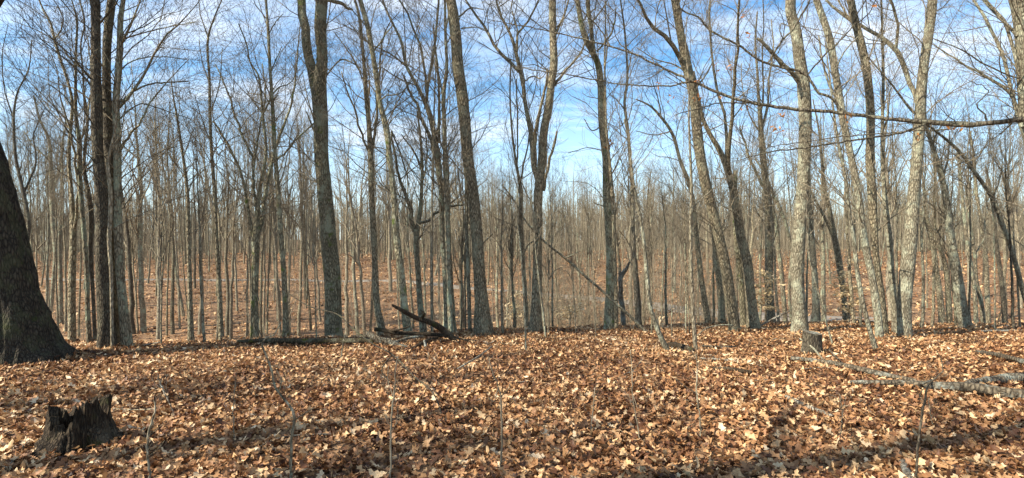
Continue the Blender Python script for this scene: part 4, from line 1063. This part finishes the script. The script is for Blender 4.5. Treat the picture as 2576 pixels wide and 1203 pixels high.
# ------------------------------------------------------------------ fallen wood
def lie(label, cat, name, bark, pts, D=None, lift=1.0, sides=10, rough=.14, extra=(), group=None, Ds=None, fat=1.0):
    pts = [(q[0], q[1], q[2] * fat) + tuple(q[3:]) for q in pts]
    """wood lying on the ground: each point is dropped onto the ground along the view ray unless a distance is given"""
    P, R = [], []
    for i, q in enumerate(pts):
        x, y, w = q[:3]
        d = q[3] if len(q) > 3 else (Ds[i] if Ds else hit(x, y + w * .5))
        p = unp(x, y, d); r = max(w * .5 / F * d, .003)
        if len(q) <= 3 and not Ds: p[2] = float(ground_z(p[0], p[1])) + r * lift + .025
        P.append(p); R.append(r)
    P = np.array(P); R = np.array(R)
    base = P.mean(0).copy(); base[2] = float(ground_z(base[0], base[1]))
    root = thing(name, label, cat, base, group)
    L = np.linalg.norm(np.diff(P, axis=0), axis=1).sum()
    if name in ('fallen_log', 'dead_limb', 'stick'):
        for t_ in np.linspace(0, 1, int(L * 5) + 1):
            f_ = t_ * (len(P) - 1); k_ = min(int(f_), len(P) - 2); c_ = P[k_] * (1 - f_ + k_) + P[k_ + 1] * (f_ - k_)
            if c_[2] - float(ground_z(c_[0], c_[1])) < .2: DRIFT.append((c_[0], c_[1], -1))
    P2, R2 = smooth_poly(P - base, R, int(np.clip(L * 14, 12, 90)))
    th = np.arange(sides) / sides * 6.283; s = np.linspace(0, L, len(P2))[:, None]; sd = rs.uniform(0, 90)
    k = 1 + rough * fbm(np.cos(th)[None] * 2 + sd, np.sin(th)[None] * 2, s * 5, 3)
    P2 = P2 + np.stack([fbm(s[:, 0] * 2 + sd, 0, 0, 2), fbm(s[:, 0] * 2 + sd, 5, 0, 2), fbm(s[:, 0] * 2 + sd, 9, 0, 2)], -1) * (R2 * .35)[:, None]
    mb = MB(); mb.add(*tubes(P2[None], R2[None], sides, ring=k[None]))
    link('stem', mb.mesh('stem', BK[bark]), root)
    for E in extra:
        EP, ER = [], []
        for q in E:
            x, y, w = q[:3]; d = q[3] if len(q) > 3 else hit(x, y + w * .5)
            EP.append(unp(x, y, d) - base); ER.append(max(w * .5 / F * d, .0025))
        a, c = smooth_poly(np.array(EP), np.array(ER), 12)
        mb = MB(); mb.add(*tubes(a[None], c[None], 8)); link('branch', mb.mesh('branch', BK[bark]), root)
    return root
lie('long mossy log lying along the crest left of the dead branch pile', 'log', 'fallen_log', 'mosslog',
    [(598, 864, 8), (680, 862, 14), (760, 862, 15), (840, 863, 14), (940, 862, 13)], sides=16)
lie('thick dead limb rising to the left out of the pile on the crest', 'dead limb', 'dead_limb', 'rot',
    [(985, 768, 6, 11.2), (1012, 783, 11, 11.3), (1044, 800, 12, 11.4), (1090, 815, 14, 11.5), (1118, 835, 16, 11.6), (1147, 853, 16, 11.6), (1200, 862, 11, 11.6)], sides=14,
    extra=[[(1062, 800, 8, 11.4), (1066, 788, 7, 11.3), (1060, 782, 4, 11.3)]])
lie('dark horizontal dead limb crossing the middle of the pile', 'dead limb', 'dead_limb', 'rot',
    [(942, 829, 10, 11.6), (1000, 838, 10, 11.6), (1060, 841, 9, 11.6), (1130, 846, 9, 11.6)], sides=12, extra=[[(975, 834, 6, 11.6), (1010, 828, 5, 11.5), (1030, 822, 3, 11.5)]])
lie('weathered pale root log with a pale broken end at the left of the pile', 'log', 'fallen_log', 'log',
    [(918, 836, 15, 11.0), (940, 850, 21, 10.9), (972, 863, 24, 10.8), (1015, 873, 16, 10.7), (1050, 880, 9, 10.7)], fat=.75, sides=14, rough=.3, extra=[[(990, 862, 9, 10.8), (1030, 850, 7, 11.1), (1065, 846, 5, 11.3)]])
lie('dark rotten log in the shade at the foot of the pile', 'log', 'fallen_log', 'rot', [(860, 862, 10), (910, 858, 15), (960, 866, 12)], sides=12)
lie('crooked rotten stick propped under the pile', 'stick', 'stick', 'rot', [(1010, 892, 4), (1040, 878, 7), (1075, 862, 8), (1110, 850, 6)], rough=.3)
lie('short upright broken branch stub before the pile', 'stick', 'stick', 'dead', [(1070, 886, 6, 10.4), (1072, 868, 7, 10.5), (1068, 856, 4, 10.5)], rough=.3)
lie('thin grey stick leaning up to the right before the furrowed trunk', 'stick', 'stick', 'dead', [(1148, 934, 3.5), (1190, 905, 4, 8.6), (1238, 872, 4, 9.2)], extra=[[(1165, 920, 2.5, 8.3), (1175, 935, 2.5)]])
lie('long dark bent branch arching from the slender lichen green trunk down to the litter', 'branch', 'fallen_branch', 'giant',
    [(724, 738, 3, 10), (781, 772, 4, 9.6), (850, 792, 4.5, 9.2), (884, 823, 5, 8.8), (930, 860, 5, 8.3), (987, 892, 5, 7.4), (1044, 949, 5, 6.4), (1089, 989, 5, 5.9), (1124, 1084, 5, 5.22)],
    extra=[[(724, 738, 3, 10), (705, 720, 2.5, 10), (702, 700, 2, 10)], [(987, 892, 3, 7.4), (960, 930, 3, 7.2), (1000, 975, 2, 7.0)]], fat=.7, rough=.05, sides=8)
lie('slanting dead pole hung up across the centre of the wood', 'dead pole', 'leaning_pole', 'pale',
    [(1641, 854, 10, 13.0), (1588, 800, 9, 13.1), (1545, 760, 8, 13.1), (1475, 697, 7.5, 13.1), (1421, 650, 7, 13.1), (1361, 600, 6, 13.0), (1328, 564, 5, 12.9), (1288, 497, 4, 12.8), (1262, 465, 3, 12.8)],
    extra=[[(1361, 600, 3.5, 13.0), (1330, 615, 3, 13.2), (1310, 680, 2, 13.3)], [(1421, 650, 3, 13.0), (1460, 632, 2, 12.8)]], fat=.8, rough=.05, sides=8)
# splintered pale joint on the broken leaning stem
def splinter():
    D = hit(1682, 887); c = unp(1653, 818, D - .06)
    root = thing('splintered_wood', 'fresh splintered yellow wood on the broken leaning stem', 'broken wood', c)
    mb = MB()
    for k in range(7):
        a = np.array([rs.uniform(-.05, .03), rs.uniform(-.02, .02), rs.uniform(-.06, .02)])
        b_ = a + [rs.uniform(.0, .16), rs.uniform(-.04, .0), rs.uniform(.06, .17)]
        mb.add(*tubes(np.array([[a, (a + b_) / 2, b_]]), np.array([[.035, .038, .012]]), 5))
    link('splinter', mb.mesh('splinter', BK['fresh']), root)
splinter()
lie('snapped reddish snag with a crooked top behind the patchy lichen trunk', 'snag', 'dead_snag', 'dead',
    [(1572, 832, 12, 15.5), (1568, 780, 11, 15.5), (1562, 730, 12, 15.5), (1563, 695, 11, 15.5), (1572, 683, 9, 15.5), (1582, 660, 5, 15.5)], sides=10, rough=.3,
    extra=[[(1563, 700, 7, 15.5), (1558, 688, 6, 15.5), (1560, 680, 3, 15.5)]])
lie('lichen covered log ending behind the sawn stump, upper of the right hand logs', 'log', 'fallen_log', 'log',
    [(1989, 906, 8), (2060, 914, 9), (2126, 926, 10), (2217, 949, 11), (2303, 965, 8)], fat=1.3, sides=14, lift=.85, rough=.2, extra=[[(2126, 922, 5), (2110, 905, 4, 8.5), (2085, 880, 3, 8.6)]])
lie('longest weathered log running out of the right edge', 'log', 'fallen_log', 'log',
    [(2137, 969, 6), (2210, 970, 9), (2286, 972, 12), (2350, 975, 15), (2417, 981, 17), (2500, 990, 18), (2640, 1003, 19)], fat=1.45, sides=16, lift=.85, rough=.18, extra=[[(2300, 968, 7), (2330, 962, 6, 6.8), (2345, 955, 3, 6.9)]])
lie('forked log lying against the longest weathered log at the right edge', 'log', 'fallen_log', 'log',
    [(2425, 975, 9), (2470, 964, 13), (2520, 958, 15), (2640, 956, 16)], fat=1.45, sides=14, lift=.85, rough=.2)
lie('short dead stick lying alone below the sawn stump', 'stick', 'stick', 'dead', [(1975, 1003, 5), (2010, 1022, 8), (2046, 1036, 9), (2109, 1062, 7)], fat=1.3, lift=.85, rough=.25)
lie('slim log by the right edge above the weathered logs', 'log', 'fallen_log', 'log', [(2450, 886, 7), (2500, 897, 9), (2640, 930, 11)], fat=1.3, lift=.85, rough=.2)
lie('pale straight log lying far back at the right edge', 'log', 'fallen_log', 'dead', [(2462, 837, 5), (2520, 836, 6), (2640, 835, 6)])
lie('short pale log in the litter right of the slender forward stem', 'stick', 'stick', 'log', [(1762, 874, 5), (1800, 875, 6), (1850, 877, 6)], rough=.25, extra=[[(1810, 878, 5), (1795, 900, 5), (1788, 912, 5)]])
lie('long thin stick right of the slender forward stem', 'stick', 'stick', 'dead', [(1760, 905, 3), (1840, 912, 4), (1935, 928, 3)])
lie('dark rotten wood beside the foot of the broken leaning stem', 'rotten wood', 'fallen_log', 'rot', [(1668, 872, 7), (1700, 874, 15), (1745, 886, 10)], rough=.35, sides=12)
lie('dark low log left of the shade patch near the sawn stump', 'rotten wood', 'fallen_log', 'rot', [(1790, 930, 5), (1840, 935, 8), (1890, 942, 10)], lift=.85, rough=.3)
lie('pale bowed stick rising beside the slender forward stem', 'stick', 'stick', 'pale', [(1752, 850, 3), (1768, 832, 3, 12.0), (1785, 823, 3, 12.2), (1815, 818, 3.5, 12.3), (1845, 819, 3.5, 12.4)], sides=6, rough=.05)
lie('thin stick reaching toward the lichen spotted tree from the left', 'stick', 'stick', 'dead', [(1908, 822, 5, 14), (1945, 803, 5, 14), (1988, 782, 4, 14)], sides=6)
lie('thin stick propped on the sawn stump pointing down right', 'stick', 'stick', 'pale', [(2012, 852, 4, 10.2), (2040, 872, 5, 9.9), (2072, 905, 5, 9.3), (2095, 918, 4)], sides=6)
lie('small broken branch lying on the crest left of the forked trees', 'stick', 'stick', 'dead', [(330, 884, 3), (360, 874, 4), (400, 862, 4, 10.8)], sides=6)
lie('long thin stick lying in the near litter left of the middle', 'stick', 'stick', 'dead', [(600, 1170, 4), (655, 1135, 5), (700, 1112, 5), (855, 1098, 3)], sides=7)
lie('forked pale twig in the litter at the lower left corner', 'stick', 'stick', 'dead', [(0, 1198, 6), (35, 1165, 6), (58, 1145, 5), (58, 1122, 4, 4.6)], sides=7)
lie('thin stick in the litter before the right hand logs', 'stick', 'stick', 'dead', [(2020, 935, 3), (2080, 930, 3), (2140, 942, 3)], sides=6)
lie('dark twig in the litter near the bottom centre right', 'stick', 'stick', 'dark', [(1560, 1110, 3), (1620, 1140, 4), (1650, 1165, 4)], sides=6)
lie('short grey stub of wood poking up at the bottom right', 'stick', 'stick', 'dead', [(2270, 1175, 16), (2285, 1215, 18)], sides=9, rough=.2)
TWIGS = [(440, 905, 'loose twig in the shade behind the slanting dry stem'), (905, 930, 'loose twig below the pale root log'), (1345, 965, 'loose twig in the sunny litter at the centre'),
         (1600, 940, 'loose twig beside the top of the dark whip sapling'), (1250, 1100, 'loose twig crossing the foot of the wavy sapling'), (500, 1010, 'loose twig between the slanting dry stem and the thin whip sapling'),
         (2200, 1090, 'loose twig right of the short dead stick below the sawn stump'), (2420, 1060, 'loose twig below the longest weathered log'), (820, 1000, 'loose twig between the elbow sapling and the bent branch'),
         (1700, 1010, 'loose twig just left of the whip stem below the forward stem'), (1950, 960, 'loose twig in front of the dark low log near the sawn stump'), (2330, 920, 'loose twig below the foot of the broad sunlit trunk'),
         (150, 960, 'loose twig just behind the rotten stump'), (1440, 1040, 'loose twig left of the short dark whip sapling')]
for (x, y, lab) in TWIGS:
    a = rs.uniform(0, 3.14); l = rs.uniform(30, 70)
    lie(lab, 'twig', 'twig', 'dead', [(x, y, 2), (x + l * .5 * math.cos(a), y + l * .12 * math.sin(a), 3), (x + l * math.cos(a), y + l * .25 * math.sin(a) + 2, 2)], sides=5, group='loose twigs in the leaf litter')

# ------------------------------------------------------------------ saplings in the foreground
def sapling(label, pts, tw=(), bark='twig', D=None):
    x, y, w = pts[0]
    D = D or hit(x, min(y, 1203)) if y <= 1203 else (D or 3.8)
    p = unp(x, y, D); g = float(ground_z(p[0], p[1])); base = np.array((p[0], p[1], g))
    root = thing('sapling', label, 'sapling', base)
    P, R = wpt(pts, D, .0)
    P = P - base; P[0, 2] = min(P[0, 2], -.04)
    P, R = smooth_poly(P, R, 26); P = P + rs.normal(0, .003, P.shape)
    mb = MB(); mb.add(*tubes(P[None], R[None], 7)); link('stem', mb.mesh('stem', BK[bark]), root)
    for L in tw:
        a, c = wpt(L, D, rs.uniform(-.5, .5)); a, c = smooth_poly(a - base, c, 10)
        mb = MB(); mb.add(*tubes(a[None], c[None], 5)); link('twig', mb.mesh('twig', BK[bark]), root)
    A, AR = grow(P[None], R[None], 9, (.12, .38), (.5, 1.0), .25, 6, .5, rs, t0=.35, rmax=.0022, wig=.18)
    B, BR = grow(A, AR, 14, (.05, .16), (.5, 1.0), .2, 4, .7, rs, rmax=.0014, wig=.2)
    mb = MB(); mb.add(*tubes(A, np.maximum(AR, .0011), 3)); mb.add(*tubes(B, np.maximum(BR, .0009), 3)); link('crown', mb.mesh('crown', BK[bark]), root)
    return root
sapling('crooked grey sapling with an elbow bend in the near litter, left of the middle', [(730, 1215, 8), (733, 1110, 7.5), (735, 1029, 7), (715, 1005, 6), (701, 989, 6), (678, 915, 5), (662, 855, 4), (690, 842, 3), (707, 812, 2)],
        [[(701, 989, 3), (708, 955, 2.5), (695, 930, 1.5)], [(662, 858, 3), (650, 820, 2.5), (655, 780, 2), (648, 740, 1.5)], [(735, 1060, 3), (775, 1035, 2.5), (800, 1020, 2)]], bark='maple', D=3.95)
sapling('thin dark upright sapling in the near litter below the branch pile', [(981, 1206, 5), (983, 1120, 5), (987, 1029, 4.5), (994, 960, 3.5), (998, 905, 2.5)], [[(990, 1000, 2), (975, 950, 2), (978, 920, 1.5)]], D=3.9)
sapling('wavy sapling in the near litter right of the bent branch', [(1255, 1206, 5), (1262, 1120, 5), (1261, 1057, 4.5), (1254, 972, 3.5), (1240, 940, 3), (1230, 900, 2)], [[(1254, 975, 2.5), (1240, 1010, 2), (1228, 1000, 1.5)]], D=4.0)
sapling('pale kinked sapling at the lower left beside the rotten stump', [(382, 1206, 7), (374, 1086, 6.5), (384, 1050, 6), (391, 1020, 4.5), (386, 1008, 3)], [[(388, 1029, 4), (340, 1031, 3), (285, 1028, 2)]], bark='young', D=3.95)
sapling('dark slender sapling near the lower right corner', [(2303, 1206, 8), (2312, 1100, 7), (2320, 1046, 7), (2330, 990, 6), (2337, 966, 5.5), (2355, 950, 4), (2375, 930, 3)], [[(2337, 966, 3), (2318, 985, 2.5), (2312, 998, 2)], [(2372, 933, 2.5), (2368, 905, 2), (2355, 880, 1.5)]], bark='dark', D=3.9)
sapling('whip thin stem hanging below the slender forward stem', [(1764, 1106, 4), (1760, 1040, 4), (1752, 985, 4), (1754, 930, 3.5), (1750, 890, 3)], [[(1753, 990, 2), (1720, 970, 2), (1695, 950, 1.5)]], bark='young')
sapling('dark whip sapling left of the slender forward stem', [(1614, 1115, 3), (1600, 1050, 3.5), (1592, 1000, 3), (1590, 940, 2.5), (1586, 880, 2)], [[(1591, 990, 2), (1605, 1030, 1.5)], [(1590, 935, 2), (1620, 900, 1.5)]])
sapling('short dark whip sapling right of the wavy one', [(1485, 1090, 3), (1492, 1030, 3), (1498, 975, 2)], [])
sapling('thin whip sapling left of the elbow sapling', [(590, 1110, 2.5), (587, 1030, 2.5), (592, 960, 2)], [])
sapling('thin twiggy sapling above the right hand stick', [(2113, 1100, 2.5), (2118, 1040, 2.5), (2112, 990, 2)], [[(2118, 1050, 1.5), (2128, 1000, 1.5)]], bark='young')
sapling('slanting dry stem right of the rotten stump', [(445, 1045, 3.5), (410, 980, 4), (400, 955, 4), (396, 938, 2.5)], [], bark='dead')
sapling('pale whip stem standing between the forked trees and the camera', [(857, 910, 3), (862, 870, 3), (868, 838, 2)], [], bark='pale')
sapling('thin stem before the right hand logs', [(2352, 1080, 2.5), (2340, 1040, 3), (2335, 1000, 2)], [], bark='young')

# ------------------------------------------------------------------ stumps
def rotten_stump():
    D = 4.95; c = unp(203, 1100, D); g = float(ground_z(c[0], c[1]))
    root = thing('rotten_stump', 'jagged rotten mossy stump in the near litter at the lower left', 'stump', (c[0], c[1], g))
    ns, nz = 150, 60
    th = np.arange(ns) / ns * 2 * math.pi
    # top height by angle (screen right = 0)
    hx = np.interp(np.degrees(th), [0, 20, 45, 80, 110, 150, 180, 205, 235, 262, 285, 305, 335, 360], [.30, .46, .42, .30, .36, .30, .33, .40, .37, .22, .20, .42, .47, .30])
    top = hx * .92 + .05 * vnoise(th * 7, 1, 0) + .03 * vnoise(th * 22, 3, 0)
    def wall(scale, toph, inner):
        V = []
        for j in range(nz):
            f = j / (nz - 1)
            z = -.12 + f * (toph + .12)
            zp = np.maximum(z, 0)
            fl = .205 + .05 * np.exp(-zp / .22) + .17 * np.exp(-zp / .075) * np.clip(.45 + .6 * np.cos(th * 4 + 1.0) + .35 * np.cos(th * 7 + 2), 0, 2)
            cx_, sx_ = np.cos(th), np.sin(th)
            rid = 1 - np.abs(vnoise(cx_ * 5, sx_ * 5, z * 1.2 + 3)) * 2
            rid2 = vnoise(cx_ * 17 + 4, sx_ * 17, z * 2.2)
            rr = fl * scale * (1 + .06 * rid + .035 * rid2 + .10 * fbm(cx_ * 2.2 + 7, sx_ * 2.2, z * 4, 2) + .05 * fbm(cx_ * 3, sx_ * 3, z * 8, 3))
            V.append(np.stack([np.cos(th) * rr, np.sin(th) * rr, z], -1))
        return np.array(V)
    def sk(V, flip):
        k, s_ = V.shape[:2]
        i = np.arange(k - 1)[:, None] * s_ + np.arange(s_)[None]; i2 = np.arange(k - 1)[:, None] * s_ + (np.arange(s_)[None] + 1) % s_
        Q = np.stack([i, i2, i2 + s_, i + s_], -1).reshape(-1, 4)
        return V.reshape(-1, 3), (Q[:, ::-1] if flip else Q)
    outer = wall(1, top, False); inner = wall(.70, top * (.95), True)
    mb = MB(); mb.add(*sk(outer, False)); n0 = mb.n
    mb.add(*sk(inner, True))
    a = (nz - 1) * ns + np.arange(ns); b_ = (nz - 1) * ns + (np.arange(ns) + 1) % ns
    mb.Q.append(np.stack([a, b_, b_ + n0, a + n0], -1))
    link('shell', mb.mesh('shell', BK['rot'], smooth=False), root)
    for (a0, l, r) in [(3.3, .42, .07), (5.9, .40, .08), (4.7, .34, .07), (.3, .36, .06), (3.9, .3, .05)]:
        P = np.array([(math.cos(a0) * .17, math.sin(a0) * .17, .14), (math.cos(a0) * .28, math.sin(a0) * .28, .05), (math.cos(a0) * l, math.sin(a0) * l, -.03)])
        P, R = smooth_poly(P, np.array([r, r * .8, r * .3]), 12)
        k = 1 + .3 * fbm(np.cos(np.arange(12) / 12 * 6.28)[None] * 2 + a0, 0, np.arange(12)[:, None] * .5, 2)
        mb = MB(); mb.add(*tubes(P[None], R[None], 12, ring=k[None])); link('root', mb.mesh('root', BK['rot']), root)
rotten_stump()
def sawn_stump():
    D = hit(2043, 893); c = unp(2043, 893, D); g = float(ground_z(c[0], c[1]))
    root = thing('sawn_stump', 'sawn flat topped stump before the lichen spotted tree', 'stump', (c[0], c[1], g))
    H = (893 - 838) / F * D; r = 22 / F * D
    ns = 48; th = np.arange(ns) / ns * 6.2832
    rows = []
    for f in np.linspace(0, 1, 14):
        z = -.1 + f * (H + .1)
        rr = r * (1 + .28 * math.exp(-max(z, 0) / .08) * (1 + .5 * np.cos(th * 5)) + .05 * vnoise(np.cos(th) * 8, np.sin(th) * 8, z * 2) + .03 * vnoise(np.cos(th) * 18, np.sin(th) * 18, z * 3))
        rows.append(np.stack([np.cos(th) * rr, np.sin(th) * rr, np.full(ns, z) + .025 * np.cos(th - 2.5) * f], -1))
    V = np.array(rows); i = np.arange(13)[:, None] * ns + np.arange(ns)[None]; i2 = np.arange(13)[:, None] * ns + (np.arange(ns)[None] + 1) % ns
    mb = MB(); mb.add(V.reshape(-1, 3), np.stack([i, i2, i2 + ns, i + ns], -1)); link('bark', mb.mesh('bark', BK['dark']), root)
    ring = V[-1]; cc = ring.mean(0)
    mb = MB(); R2 = np.concatenate([ring + [0, 0, .003], (ring - cc) * .5 + cc + [0, 0, .003 + .004], [cc + [0, 0, .005]]])
    a = np.arange(ns); b_ = (a + 1) % ns
    mb.add(R2, np.stack([a, b_, b_ + ns, a + ns], -1), np.stack([a + ns, b_ + ns, np.full(ns, 2 * ns)], -1)); link('cut_face', mb.mesh('cut_face', BK['log']), root)
sawn_stump()

# leaves banked up against the trunks and along the logs
X, Y, Z = [], [], []
for (x, y, r) in DRIFT:
    if abs(x) > 1.05 * y or y > 19: continue
    m_ = int(60 + r * 260) if r > 0 else 7
    hh_ = .10 if r > 0 else .04
    a = rs.uniform(0, 6.283, m_); q = np.abs(rs.normal(0, .16 if r > 0 else .07, m_))
    r = max(r, 0)
    X.append(x + np.cos(a) * (r * 1.15 + q)); Y.append(y + np.sin(a) * (r * 1.15 + q))
    Z.append(ground_z(X[-1], Y[-1]) + .015 + hh_ * np.exp(-q / .1) * rs.uniform(.2, 1, m_))
X, Y, Z = np.concatenate(X), np.concatenate(Y), np.concatenate(Z)
mb = MB(); tones = []
place_leaves(mb, tones, shapes_lo, np.stack([X, Y, Z], -1), rs.uniform(.06, .12, len(X)), .7, rs, tone_of(X, Y, len(X)))
link('leaf_litter', mb.mesh('leaf_litter', MLEAF, attr={'tone': np.concatenate(tones)}), kind='stuff', label='dry leaves drifted against the feet of the trunks', category='leaf litter')
